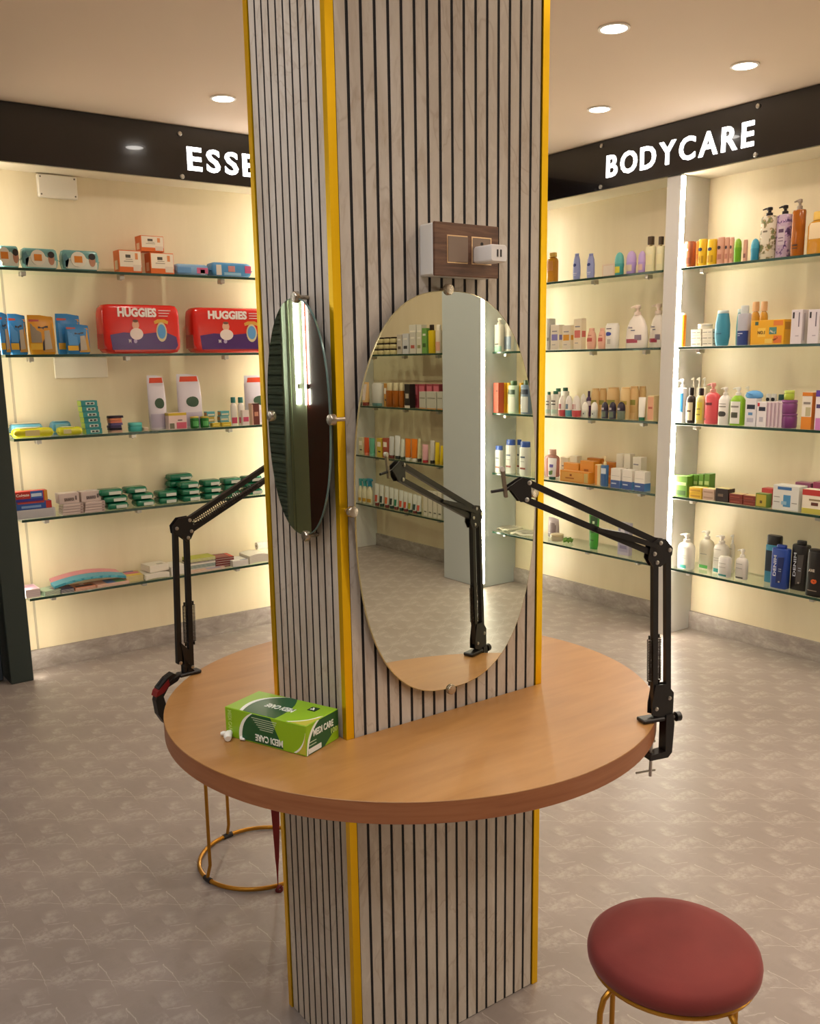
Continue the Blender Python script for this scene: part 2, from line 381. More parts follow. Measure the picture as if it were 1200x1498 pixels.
# ------------------------------------------------------------------ dark green end panel, entrance door, shutter wall
t = thing('end_panel', 'tall dark green panel at the end of the essentials shelves', 'panel', (0.966, YF, 0))
mk('board', MB().cbox(-.052, .052, 0.0, .179, 0, FASB-.001, .003), M('28332f', .45), t)
mk('led_strip', MB().box(.0525, .0565, .030, .052, .02, FASB-.01), MLED2, t)
t = thing('door_1', 'narrow glass door leaf in a blue grey metal frame', 'door', (0.30, 4.60, 0), kind='structure')
MDOOR = M('3a4450', .35, .6)
mk('stile', MB().cbox(0, .045, -.02, .02, .01, 2.2, .004), MDOOR, t); mk('stile', MB().cbox(.545, .595, -.02, .02, .01, 2.2, .004), MDOOR, t)
mk('rail', MB().cbox(.045, .545, -.02, .02, .01, .085, .004), MDOOR, t); mk('rail', MB().cbox(.045, .545, -.02, .02, 2.12, 2.2, .004), MDOOR, t)
mk('pane', MB().box(.045, .545, -.004, .004, .085, 2.12), MDGLASS, t)
t = thing('roller_shutter', 'ribbed grey metal roller shutter seen in the narrow mirror', 'shutter', (X0+.02, 5.50, 0))
MSHUT = M('8d9c9c', .35, .55)
for i in range(36):
    z = .02 + i*.066; pr = [(.0, z), (.018, z+.004), (.022, z+.020), (.012, z+.034), (.018, z+.046), (.006, z+.064), (.0, z+.065)]
    mk('slat', MB().prism(pr, lambda a, b, d: (a, d, b), 0.0, .90), MSHUT, t)
mk('guide_rail', MB().cbox(0, .04, -.03, 0, 0, 2.45, .004), M('9aa08e', .4), t)
t = thing('wall_cladding', 'pale green wall panel beside the roller shutter', 'panel', (X0+.002, 5.24, 0))
mk('board', MB().cbox(0, .03, 0, .225, 0, 2.5, .003), M('b3b596', .3), t); mk('joint_strip', MB().box(.03, .034, .185, .195, 0, 2.5), M('8e9277', .4), t)
t = thing('maroon_door', 'dark maroon door panel beside the pale green wall panel', 'door', (X0+.002, 4.55, 0))
mk('leaf', MB().cbox(0, .03, .0, .685, 0, 2.4, .004), M('55251d', .25), t)
h = mk('handle', MB().tube([(.03,.08,1.0),(.07,.08,1.0),(.07,.08,1.2),(.03,.08,1.2)], .008), MSTEEL, t)
for yy, zt in ((5.33, 'panel'), (5.215, 'door')):
    t = thing('led_tube', 'slim vertical light tube between pale green panel and maroon door', 'lamp', (X0+.045, yy, 1.22), group='slim wall light tubes')
    mk('diffuser_%s_offscreen' % zt, MB().lathe([(.005, 0), (.005, 1.2)], 10), emit((.95, .97, 1.0), 45.0), t, smooth=True)
    for zc in (.1, 1.05): mk('clip', MB().box(-.012, .0, -.01, .01, zc, zc+.03), MSTEEL, t)

# ------------------------------------------------------------------ uprights with LED strips
def upright(label, loc, rz, wd, dp, leds, cat='upright', colr=MUPR, grp=None, off=False):
    """local x along the wall, local y into the wall, front at y=0"""
    t = thing('shelf_upright', label, cat, loc, rz, grp)
    mk('board', MB().cbox(-wd/2, wd/2, 0, dp, 0, FASB, .003), colr, t)
    for sgn in leds:
        a, b = (wd/2+.0005, wd/2+.0080) if sgn > 0 else (-wd/2-.0080, -wd/2-.0005)
        ch = mk('led_channel', MB().box(a, b, .004, .026, .02, FASB-.005), M('d8d6d2', .4), t)
        a2, b2 = (b, b+.004) if sgn > 0 else (a-.004, a)
        mk('led_strip_side_offscreen' if off else 'led_strip', MB().box(min(a2,b2), max(a2,b2), .005, .018, .03, FASB-.01), MLED, ch)
        mk('led_strip_front_offscreen' if off else 'led_strip', MB().box(min(a,b), max(a,b), -.0005, .0035, .03, FASB-.01), MLED, ch)
    return t
RWZ = -PI/2     # local x -> -Y, local y -> +X
upright('narrow white upright under the BODYCARE sign with a lit LED strip', (XF, 3.155, 0), RWZ, .09, XW-XF, (1,))
upright('white upright in the corner where the two shelf walls meet', (XF, 4.44, 0), RWZ, .09, XW-XF, (1,))
upright('white upright of the bodycare wall standing between two bays', (XF, .66, 0), RWZ, .09, XW-XF, ())
upright('wide blue grey upright seen in the big oval mirror', (3.875, -1.905, 0), RWZ, .40, XW-3.875, (-1,), colr=M('bcc3c4', .25), off=True)
upright('white upright beyond the spray bottles in the mirrored shelves', (XF, -3.46, 0), RWZ, .16, XW-XF, ())
upright('white upright of the essentials wall hidden behind the column', (2.60, YF, 0), 0, .07, YW-YF, (-1,))

# ------------------------------------------------------------------ glass shelves
def glass_shelf(label, loc, rz, ln, dp, clips, grp):
    t = thing('glass_shelf', label, 'shelf', loc, rz, grp)
    mk('pane', MB().box(0, ln, .003, dp, -.012, 0), MGLASS, t); mk('polished_edge', MB().cbox(0, ln, 0, .003, -.012, 0, .001), MGEDGE, t)
    for c in clips:
        k = mk('shelf_clip', MB().cbox(c-.012, c+.012, .035, .075, -.032, -.0125, .002), MSTEEL, t)
        mk('screw', MB().lathe([(.004, -.036), (.004, -.032)], 8, c, .055), MSTEEL, k)
    return t
ORD = ['top', 'second', 'third', 'fourth', 'lowest']
for i in range(5):
    glass_shelf('%s glass shelf under the BODYCARE sign, between column and LED upright' % ORD[i], (XF, 4.39, ZR[i]), RWZ, 4.39-3.202, XW-XF, (.15, .67, 1.05), 'bodycare glass shelves')
    glass_shelf('%s glass shelf of the bay after the BODYCARE upright' % ORD[i], (XF, 3.094, ZR[i]), RWZ, 3.094-.725, XW-XF, (.10, .8, 1.6, 2.3), 'bodycare glass shelves')
    glass_shelf('%s glass shelf of the essentials wall' % ORD[i], (1.035, YF, ZL[i]), 0, 2.545-1.035, YW-YF, (.12, .575, 1.1), 'essentials glass shelves')
    glass_shelf('%s glass shelf of the essentials wall behind the column' % ORD[i], (2.655, YF, ZL[i]), 0, 3.93-2.655, YW-YF, (.12, 1.1), 'essentials glass shelves')
    if i: 
        glass_shelf('%s shelf beside the wide blue grey upright, seen in the mirror' % ORD[i], (XF, .595, ZR[i]), RWZ, .595+1.683, XW-XF, (.2, 1.2, 2.2), 'mirrored glass shelves')
        glass_shelf('%s shelf beyond the wide blue grey upright, seen in the mirror' % ORD[i], (XF, -2.110, ZR[i]), RWZ, -2.110+3.37, XW-XF, (.2, .6, 1.0), 'mirrored glass shelves')

# ------------------------------------------------------------------ sign boards
def sign(label, loc, rz, ln, word, lx0, lz0, lh, lw, screws):
    t = thing('sign_board', label, 'sign', loc, rz)
    mk('panel', MB().cbox(0, ln, 0, .012, FASB, CEIL-.002, .001), M('0e0a10', .16, 0, 0, .5), t)
    mk('carcass', MB().box(0, ln, .012, .05, FASB+.021, CEIL-.002), M('2a2522', .6), t)
    glyphs = [text_mesh(ch, .022, .02) for ch in word]; gap = .20
    tot = sum(g[1] for g in glyphs) + gap*(len(word)-1); k = lw/tot; x = lx0
    for ch, g in zip(word, glyphs):
        wd = g[1]*k
        text('letter', ch, MSIGN, t, (x, -.0005, lz0), lh, wd, bold=.022, thick=.004); x += wd + gap*k
    for sx, sz in screws:
        mk('standoff_screw', MB().rings([[(sx+r*math.cos(a*PI/6), -y, sz+r*math.sin(a*PI/6)) for a in range(12)] for r, y in ((.011, 0), (.011, .006), (.008, .009))]), MSTEEL, t, smooth=True)
    return t
sign('black glossy sign board with glowing white BODYCARE letters', (XF-.012, YF-.02, 0), RWZ, YF-.02-Y0, 'BODYCARE', YF-.02-3.592, 2.426, .110, .888,
     [(YF-.02-3.63, 2.594), (YF-.02-3.63, 2.386), (YF-.02-2.69, 2.592), (YF-.02-2.69, 2.384)])
sign('black glossy sign board with glowing white letters ESSE running behind the column', (0.915, YF-.012, 0), 0, XF-.012-.915, 'ESSENTIALS', 1.960-.915, 2.418, .108, 1.045,
     [(1.928-.915, 2.580), (1.928-.915, 2.384), (3.04-.915, 2.580), (3.04-.915, 2.384)])

# ------------------------------------------------------------------ ceiling downlights
DL = {(1.905, 3.96): 'round ceiling downlight in front of the ESSE letters', (2.672, 2.42): 'round ceiling downlight farthest from the BODYCARE sign board', (3.437, 2.42): 'round ceiling downlight in front of the last letters of BODYCARE', (3.437, 3.19): 'round ceiling downlight in front of the first letters of BODYCARE'}
OFFN = [0]
def downlight(x, y, colr=DOWN_COL):
    """the four in the picture carry their own label; the rest of the same ceiling grid lies outside the picture and is named so"""
    if (x, y) in DL: nm, suf = 'downlight', ''
    else: OFFN[0] += 1; suf = '_%02d_offscreen' % OFFN[0]; nm = 'downlight' + suf
    t = thing(nm, DL.get((x, y), 'round recessed ceiling downlight outside the view'), 'ceiling light', (x, y, CEIL), group='ceiling downlights')
    mk('rim', MB().rings([[(r*math.cos(a*PI/16), r*math.sin(a*PI/16), z) for a in range(32)] for r, z in ((.056, -.001), (.056, -.006), (.046, -.007), (.046, -.001))], caps=False), M('e6dccf', .4), t, smooth=True)
    mk('lens' + suf, MB().lathe([(.046, -.0045), (.040, -.008), (.02, -.010)], 32), MLENS, t, smooth=True)
    l = bpy.data.lights.new('downlight_lamp' + suf, 'AREA'); l.shape = 'DISK'; l.size = .10; l.energy = DOWN_W; l.color = colr; l.spread = math.radians(150)
    lo = bpy.data.objects.new('downlight_lamp' + suf, l); COL.objects.link(lo); lo.parent = t; lo.location = (0, 0, -.016)
for q_ in DL: downlight(*q_)
downlight(1.905, 2.42)                                     # just above the upper edge of the picture
for x in (1.905, 2.672, 3.437):                            # the same grid goes on towards and behind the camera
    for y in (1.65, .88, .11, -.66, -1.43): downlight(x, y)
for x in (2.672, 3.437):
    for y in (-2.20, -2.97): downlight(x, y)
for x in (.375, -.395):                                    # ceiling over the entrance side, neutral white as on the column's side face
    for y in (1.65, .88, .11, -.66): downlight(x, y, COOL_COL)

# ================================================================== COLUMN
col = thing('column', 'square column clad in marbled slats with brass corner trims', 'column', (0, 0, 0))
G = .0046
mk('core', MB().box(PX0+G, PX1-G, PY0+G, PY1-G, 0, CEIL-.001), MDARKGAP, col)
FX, FY = .017, .014        # brass flange widths on the wide and the narrow faces
def slats(n, a0, a1, fn):
    gap = .0062; wd = (a1-a0-gap*(n+1))/n
    for i in range(n):
        p = a0 + gap + i*(wd+gap); mk('slat', fn(p, p+wd), MSLAT, col)
S0, S1 = .002, CEIL-.002
slats(17, PX0+FX-.003, PX1-FX+.003, lambda a, b: MB().cbox(a, b, PY0+.003, PY0+G-.0005, S0, S1, .0004))
slats(17, PX0+FX-.003, PX1-FX+.003, lambda a, b: MB().cbox(a, b, PY1-G+.0005, PY1-.003, S0, S1, .0004))
slats(10, PY0+FY-.003, PY1-FY+.003, lambda a, b: MB().cbox(PX0+.003, PX0+G-.0005, a, b, S0, S1, .0004))
slats(10, PY0+FY-.003, PY1-FY+.003, lambda a, b: MB().cbox(PX1-G+.0005, PX1-.003, a, b, S0, S1, .0004))
for sx in (0, 1):
    for sy in (0, 1):
        bx, by = (PX0, PX1)[sx], (PY0, PY1)[sy]; dx, dy = (1, -1)[sx], (1, -1)[sy]
        L6 = [(0, 0), (FX, 0), (FX, .010), (.010, .010), (.010, FY), (0, FY)]
        mk('brass_trim', MB().prism([(bx+dx*a, by+dy*b) for a, b in L6], lambda a, b, d: (a, b, d), .001, CEIL-.001), MBRASS, col)

# ================================================================== TABLE
tb = thing('round_table', 'round light wood table top fitted around the slatted column', 'table', (TCX, TCY, TZ))
hx0, hx1, hy0, hy1 = PX0-TCX-.001, PX1-TCX+.001, PY0-TCY-.001, PY1-TCY+.001
NS = 128
circ = [(TR*math.cos(2*PI*i/NS), TR*math.sin(2*PI*i/NS)) for i in range(NS)]
def rectpt(c):
    a, b = c; k = min((hx1 if a > 0 else -hx0)/max(abs(a), 1e-9), (hy1 if b > 0 else -hy0)/max(abs(b), 1e-9)); return (a*k, b*k)
inner = [list(rectpt(c)) for c in circ]
for cx_, cy_ in ((hx0,hy0),(hx1,hy0),(hx1,hy1),(hx0,hy1)):
    j = min(range(NS), key=lambda i: (inner[i][0]-cx_)**2 + (inner[i][1]-cy_)**2); inner[j] = [cx_, cy_]
outer = lambda r: [(a*r/TR, b*r/TR) for a, b in circ]
m = MB(); m.rings([[(a, b, -TT) for a, b in inner], [(a, b, -TT) for a, b in outer(TR-.002)]], caps=False)
m.rings([[(a, b, -TT) for a, b in inner], [(a, b, -.0008) for a, b in inner]], caps=False)
m.rings([[(a, b, -TT) for a, b in outer(TR-.002)], [(a, b, -.0008) for a, b in outer(TR-.002)]], caps=False)
m.rings([[(a, b, -.0008) for a, b in outer(TR-.002)], [(a, b, -.0008) for a, b in inner]], caps=False)
mk('core', m, MTEDGE, tb)
m = MB(); m.rings([[(a, b, -.0008) for a, b in inner], [(a, b, 0) for a, b in inner], [(a, b, 0) for a, b in outer(TR-.0008)], [(a, b, -.0008) for a, b in outer(TR)], [(a, b, -.0012) for a, b in outer(TR)]], caps=False)
mk('top_veneer', m, MTABLE, tb, smooth=True)
m = MB(); m.rings([[(a, b, -.0016) for a, b in outer(TR-.002)], [(a, b, -.0016) for a, b in outer(TR)], [(a, b, -TT+.001) for a, b in outer(TR)], [(a, b, -TT) for a, b in outer(TR-.001)]], caps=False)
mk('edge_band', m, MTEDGE, tb, smooth=True)

# ================================================================== MIRRORS
def mirror_mat(name, c, rough=0.0):
    m = bpy.data.materials.new(name); m.use_nodes = True; b = m.node_tree.nodes['Principled BSDF']
    b.inputs['Base Color'].default_value = hexc(c) + (1,); b.inputs['Metallic'].default_value = 1.0; b.inputs['Roughness'].default_value = rough
    return m
def oval(hw, hh, n, k=96):
    o = []
    for i in range(k):
        a = 2*PI*i/k; c, s_ = math.cos(a), math.sin(a)
        o.append((hw*math.copysign(abs(c)**(2/n), c), hh*math.copysign(abs(s_)**(2/n), s_)))
    return o
def oval_mirror(label, loc, rz, hw, hh, n, silver, knobs, back, rim):
    """local x along the face, local y into the column, glass front at y=0"""
    t = thing('wall_mirror', label, 'mirror', loc, rz)
    P = oval(hw-.0015, hh-.0015, n); Q = oval(hw, hh, n)
    mk('silvered_glass', MB().rings([[(a, 0, b) for a, b in P]], caps=False).add([(a, 0, b) for a, b in P], [tuple(range(len(P)))]), silver, t)
    mk('polished_rim', MB().rings([[(a, 0, b) for a, b in P], [(a, .0008, b) for a, b in Q], [(a, .0036, b) for a, b in Q], [(a, .0036, b) for a, b in P]], caps=False).add([(a, .0036, b) for a, b in P], [tuple(range(len(P)))]), rim, t, smooth=True)
    for a, b in knobs:
        mk('standoff_knob', MB().rings([[(a+r*math.cos(j*PI/10), y, b+r*math.sin(j*PI/10)) for j in range(20)] for r, y in ((.004, back), (.004, .0042), (.0105, .0042), (.0105, -.004), (.009, -.006), (.004, -.0065))]), M('b3a795', .25, .9), t, smooth=True)
    return t
MC = (1.1345, 1.219)
oval_mirror('large oval wall mirror on the wide face of the column', (MC[0], MIRY, MC[1]), 0, .2275, .397, 2.5, mirror_mat('mirror_silver', 'e3e6d9'),
            [(-.005, .399), (-.006, -.399), (-.2345, -.003), (.2230, -.012)], PY0+.002-MIRY, M('cdbf8e', .2, .5))
oval_mirror('narrow oval mirror on the side face of the column', (.862, 1.546, 1.382), -PI/2, .1185, .2215, 2.25, mirror_mat('mirror_green', 'c6cdb6'),
            [(.013, .222), (.018, -.222), (.126, .004), (-.103, .002)], PX0+.002-.862, M('5f7570', .2, .2))

# ------------------------------------------------------------------ socket box with charger
t = thing('socket_box', 'white surface box with walnut faced switch and power socket', 'socket', (1.0795, 1.397, 1.641))
bw, bh = .154, .0935; bd = PY0+.0028-1.397
mk('back_box', MB().cbox(0, bw, .006, bd, 0, bh, .003), MWHITE, t)
pl = mk('face_plate', MB().cbox(-.001, bw+.001, 0, .006, -.001, bh+.001, .0015), MWALNUT, t)
for a in (.028, .087):
    fr = mk('gold_frame', MB().box(a, a+.049, -.001, 0, .0225, .0245).box(a, a+.049, -.001, 0, .0705, .0725).box(a, a+.002, -.001, 0, .0245, .0705).box(a+.047, a+.049, -.001, 0, .0245, .0705), M('e3bd90', .3, .6), t)
rk = mk('rocker_switch', MB().prism([(0, -.0002), (0, -.0025), (.045, -.0045), (.045, -.0002)], lambda a, b, d: (.030+a, b, d), .025, .070), M('8b7563', .45), t)
sk = mk('socket_face', MB().cbox(.0895, .1335, -.0015, 0, .025, .070, .0005), M('8b7563', .45), t)
for a, z, r in ((.1115, .060, .0035), (.101, .038, .0025), (.122, .038, .0025)):
    mk('pin_hole', MB().rings([[(a+r*math.cos(j*PI/6), y, z+r*math.sin(j*PI/6)) for j in range(12)] for y in (-.0012, -.0019)]), M('141010', .6), sk)
t = thing('usb_charger', 'white two port phone charger plugged into the socket', 'charger', (1.1905, 1.3955, 1.680))
def rrect(hw, hh, r, k=4):
    o = []
    for cx_, cz_, a0 in ((hw-r, hh-r, 0), (-hw+r, hh-r, PI/2), (-hw+r, -hh+r, PI), (hw-r, -hh+r, 3*PI/2)):
        for i in range(k+1): o.append((cx_+r*math.cos(a0+i*PI/2/k), cz_+r*math.sin(a0+i*PI/2/k)))
    return o
mk('body', MB().rings([[(a, y, b) for a, b in rrect(hw, hh, .005)] for hw, hh, y in ((.0195, .0145, 0), (.0205, .0155, -.003), (.0205, .0155, -.047), (.0190, .0140, -.050))]), M('ece7e2', .35), t, smooth=True)
for a in (-.004, .004):
    mk('usb_port', MB().box(a-.0018, a+.0018, -.0506, -.0499, -.0065, .0065), M('2a2421', .4), t)

# ================================================================== SCISSOR ARMS
def scissor_arm(label, O, u, P):
    """P: points in the arm's own upright plane (u along the arm, z up)"""
    ul = math.hypot(*u); u = (u[0]/ul, u[1]/ul); rz = math.atan2(u[1], u[0])
    t = thing('scissor_arm', label, 'desk arm', (O[0], O[1], TZ), rz)
    F = lambda a, b, d: (a, d, b - TZ)
    def bar(p, q, wd=.0115, th=.011, name='bar', d=0.0, mat=MBLACK, e=.004):
        p, q = Vector(p), Vector(q); v = (q-p).normalized(); n = Vector((-v.y, v.x)); p2 = p - v*e; q2 = q + v*e
        poly = [p2+n*wd*.35, p2+n*wd/2+v*.002, q2+n*wd/2-v*.002, q2+n*wd*.35, q2-n*wd*.35, q2-n*wd/2-v*.002, p2-n*wd/2+v*.002, p2-n*wd*.35]
        return mk(name, MB().prism([(c.x, c.y) for c in poly], F, d-th/2, d+th/2), mat, t)
    def plate(poly, name):
        o = None
        for d0, d1 in ((-.0085, -.0062), (.0062, .0085)):
            o = mk(name, MB().prism(poly, F, d0, d1), MBLACK, t)
        return o
    def bolt(p, r=.0042):
        for sgn in (-1, 1):
            mk('bolt', MB().rings([[F(p[0]+rr*math.cos(j*PI/6), p[1]+rr*math.sin(j*PI/6), sgn*dd) for j in range(12)] for rr, dd in ((r, .0085), (r, .0105), (r*.6, .0115))]), MSTEEL, t, smooth=True)
    A0, A1, B0, B1 = P['A0'], P['A1'], P['B0'], P['B1']; T0, T1, L0, L1 = P['T0'], P['T1'], P['L0'], P['L1']
    bar(A0, A1); bar(B0, B1); bar(T0, T1); bar(L0, L1)
    hull = P['elbow']; plate(hull, 'elbow_plate')
    for b in (A1, B1, T0, L0): bolt(b)
    hd = P['head']; plate(hd, 'head_plate'); bolt(T1); bolt(L1)
    # lever and phone bracket stub at the tip
    tip = P['tip']
    lv = bar((tip[0]+.008, tip[1]+.034), (tip[0]+.0015, tip[1]-.012), .006, .006, 'holder_stem', mat=M('8d7f6c', .4, .7))
    mk('wing_screw', MB().rings([[F(tip[0]+.009+.004*math.cos(j*PI/5), tip[1]+.036+.005*math.sin(j*PI/5), d) for j in range(10)] for d in (-.004, .004)]), M('c9bfb0', .4), t, smooth=True)
    mk('holder_pin', MB().tube([F(tip[0]-.012, tip[1], 0), F(tip[0]+.030, tip[1]-.004, 0)], .003, 8), MBLK2, t)
    # cover brace near the elbow
    if P.get('brace', 1):
      Tm = Vector(L0).lerp(Vector(L1), .47); q = Vector(T0).lerp(Vector(L0), .35)
      v = (q - Tm).normalized(); n = Vector((-v.y, v.x)); c = Tm.lerp(q, .45)
      mk('brace', MB().prism([tuple(x) for x in (Tm-n*.003, c-n*.008, q-n*.004, q+n*.004, c+n*.004, Tm+n*.003)], F, -.012, .012), MBLACK, t)
    # springs
    def spring(p, q, d, turns=26):
        p, q = Vector(p), Vector(q); v = q-p; ln = v.length; v.normalize(); n = Vector((-v.y, v.x)); pts = []
        for i in range(turns*7+1):
            a = 2*PI*i/7; s = ln*i/(turns*7); c = p + v*s + n*(.0042*math.cos(a)); pts.append(F(c.x, c.y, d + .0042*math.sin(a)))
        mk('spring', MB().tube(pts, .0011, 4), M('3a332d', .35, .8), t)
        for e, f in ((p, -v), (q, v)):
            h = e + f*.008; mk('spring_hook', MB().tube([F(e.x, e.y, d), F(h.x, h.y, d), F(h.x, h.y, 0)], .0022, 6), MBLK2, t)
    p0, p1 = (A0, A1) if P.get('spring_bar', 'A') == 'A' else (B0, B1)
    va = (Vector(p1)-Vector(p0)); s0 = Vector(p0) + va*.19; s1 = Vector(p0) + va*.48; vn = Vector((-va.y, va.x)).normalized()
    for sg in (-1, 1): spring(s0 + vn*.0112*sg, s1 + vn*.0112*sg, 0.0)
    if P.get('upper_spring'):
        vb = Vector(L1)-Vector(L0); m0 = Vector(L0).lerp(Vector(T0), .5) + vb*.06; m1 = Vector(L0).lerp(Vector(T0), .12) + vb*.62
        spring(m0, m1, -.013, 30); spring(m0, m1, .013, 30)
    # base bracket, clamp
    bx, bz = P['base']
    plate([(A0[0]+.010, A0[1]-.012), (A0[0]+.010, A0[1]+.010), (A0[0]+.003, A0[1]+.050), (B0[0]+.006, B0[1]+.030), (B0[0]-.010, B0[1]+.010), (B0[0]-.010, TZ+.004), (B0[0]+.008, TZ+.004)], 'base_bracket')
    bolt(A0); bolt(B0)
    mk('swivel_post', MB().lathe([(.008, .002), (.008, .030)], 12, bx, 0), MBLK2, t, smooth=True)
    return t, F, bar
PR = dict(A0=(.0148, .793), A1=(.0266, 1.0955), B0=(-.0152, .812), B1=(-.0010, 1.118), T0=(.0201, 1.1335), T1=(.3035, 1.2672), L0=(.0330, 1.113), L1=(.3085, 1.2365),
          elbow=[(.018, 1.086), (.036, 1.088), (.046, 1.104), (.042, 1.133), (.024, 1.1425), (.006, 1.139), (-.0085, 1.121), (-.0075, 1.108), (.004, 1.094)],
          head=[(.301, 1.2735), (.317, 1.277), (.344, 1.262), (.3205, 1.233), (.306, 1.232), (.2985, 1.240)], tip=(.345, 1.258), base=(.0, TZ))
t, F, bar = scissor_arm('black scissor arm clamped to the table edge, reaching in front of the large mirror', (1.443, 1.1365), (-.958, .287), PR)
def clamp(t, F, bar, c, red=False):
    """C clamp around the table edge; c = u position of the outer face of the edge"""
    mk('clamp_foot', MB().cbox(c-.001, c+.050, -.014, .014, .001, .009, .002), MBLACK, t)
    mk('clamp_body', MB().prism([(c-.004, TZ+.012), (c-.021, TZ+.014), (c-.024, TZ-.010), (c-.021, TZ-.070), (c-.012, TZ-.080), (c+.030, TZ-.081), (c+.030, TZ-.070), (c-.005, TZ-.066)], F, -.012, .012), MBLACK, t)
    mk('clamp_screw', MB().lathe([(.0032, -.120), (.0032, -TT-.004), (.008, -TT-.003), (.008, -TT-.0005)], 10, c+.021, 0), MSTEEL, t, smooth=True)
    mk('t_handle', MB().tube([(c+.055, 0, -.108), (c+.010, 0, -.108)], [.0022, .0022], 8), MSTEEL, t, smooth=True)
    k = mk('knob_screw', MB().tube([(c-.020, 0, .002), (c-.036, 0, .001)], .003, 8), MSTEEL, t)
    mk('knob', MB().rings([[(x, r*math.cos(j*PI/6), .001 + r*math.sin(j*PI/6)) for j in range(12)] for x, r in ((c-.032, .006), (c-.034, .010), (c-.044, .010), (c-.046, .007))]), MBLK2, k, smooth=True)
clamp(t, F, bar, -.0035)
PL = dict(A0=(-.0015, .8015), A1=(.0115, 1.1195), B0=(.0285, .785), B1=(.0385, 1.0945), T0=(.0452, 1.1345), T1=(.3400, 1.2740), L0=(.0478, 1.1085), L1=(.3380, 1.2425),
          elbow=[(.004, 1.108), (.002, 1.126), (.018, 1.142), (.046, 1.1435), (.054, 1.124), (.055, 1.106), (.046, 1.091), (.036, 1.086), (.022, 1.098)],
          head=[(.332, 1.2800), (.350, 1.2830), (.376, 1.268), (.352, 1.238), (.338, 1.236), (.330, 1.245)], tip=(.377, 1.264), base=(.012, TZ), upper_spring=True, brace=0, spring_bar='B')
t, F, bar = scissor_arm('black scissor arm with red clamp grip, reaching behind the column', (.7758, 2.0008), (.995, .096), PL)
mk('clamp_foot', MB().cbox(-.006, .050, -.013, .013, .001, .009, .002), MBLACK, t)
mk('clamp_jaw', MB().prism([(.000, TZ+.010), (-.024, TZ+.002), (-.060, TZ-.012), (-.070, TZ-.040), (-.066, TZ-.075), (-.052, TZ-.100), (-.030, TZ-.092), (-.026, TZ-.070), (-.046, TZ-.052), (-.050, TZ-.034), (-.036, TZ-.014), (-.012, TZ-.005)], F, -.010, .010), MBLACK, t)
mk('grip', MB().prism([(-.014, TZ+.012), (-.022, TZ+.016), (-.040, TZ+.008), (-.062, TZ-.012), (-.060, TZ-.018), (-.036, TZ-.002)], F, -.011, .011), MBLACK, t)
mk('grip_pad', MB().prism([(-.036, TZ+.005), (-.066, TZ-.019), (-.070, TZ-.030), (-.050, TZ-.024), (-.034, TZ-.008)], F, -.0125, .0125), M('7a1210', .5), t)
mk('grip_spring', MB().tube([F(-.03, TZ+.01, 0), F(-.045, TZ+.002, .004), F(-.058, TZ-.008, 0)], .003, 8), MBLK2, t)

# ================================================================== STOOLS
def velvet():
    m, nt, b = node_mat('rose_velvet'); L = nt.links.new
    n1 = N(nt, 'ShaderNodeTexNoise', Scale=9.0, Detail=6.0); L(coords(nt), n1.inputs[0])
    r = ramp(nt, [(0.3, '6a211b'), (0.7, '752620')]); L(n1.outputs[0], r.inputs[0]); L(r.outputs[0], b.inputs['Base Color'])
    b.inputs['Roughness'].default_value = 0.85; b.inputs['Sheen Weight'].default_value = 0.32; b.inputs['Sheen Roughness'].default_value = 0.4; b.inputs['Sheen Tint'].default_value = (1, .55, .5, 1)
    n2 = N(nt, 'ShaderNodeTexNoise', Scale=700.0, Detail=2.0); L(coords(nt), n2.inputs[0]); bump(nt, b, n2.outputs[0], .15, .001)
    return m
MVELVET = velvet()
def stool(label, x, y, zs, r, a0, rr):
    t = thing('round_stool', label, 'stool', (x, y, 0))
    prof = [(r*.3, zs-.042), (r-.008, zs-.042), (r-.001, zs-.036), (r, zs-.024), (r-.003, zs-.012), (r-.012, zs-.004), (r-.035, zs), (r*.55, zs+.002), (r*.2, zs+.003)]
    mk('seat', MB().lathe(prof, 56), MVELVET, t, smooth=True, angle=60)
    mk('seat_ring', MB().tube([((r-.011)*math.cos(2*PI*i/48), (r-.011)*math.sin(2*PI*i/48), zs-.047) for i in range(48)], .005, 8, closed=True), MGOLD, t, smooth=True)
    mk('base_ring', MB().tube([(rr*math.cos(2*PI*i/56), rr*math.sin(2*PI*i/56), .0085) for i in range(56)], .0065, 10, closed=True), MGOLD, t, smooth=True)
    for k in range(4):
        a = a0 + k*PI/2; c, s = math.cos(a), math.sin(a)
        path = [(r-.030, zs-.052), (r-.012, zs-.055), (r+.001, zs-.066), (r+.008, zs-.09), (rr-.012, zs-.14), (rr-.010, .08), (rr-.010, .05), (rr-.004, .03), (rr, .0145)]
        lg = mk('leg', MB().tube([(q*c, q*s, z) for q, z in path], .0052, 8), MGOLD, t, smooth=True)
        mk('foot_clip', MB().tube([(rr*math.cos(a+d), rr*math.sin(a+d), .0085) for d in (-.09, -.045, 0, .045, .09)], .0082, 8), M('1f1814', .5), lg, smooth=True)
    return t
stool('round stool with rose red velvet seat and thin gold legs', 1.225, .915, .478, .150, math.radians(80), .172)
stool('gold legged round stool tucked behind the column under the table', 1.131, 2.370, .478, .150, math.radians(97), .18)
t = thing('ribbon', 'dark red ribbon tied to the ring of the tucked away stool', 'ribbon', (1.080, 2.166, 0))
m = MB(); rs = []
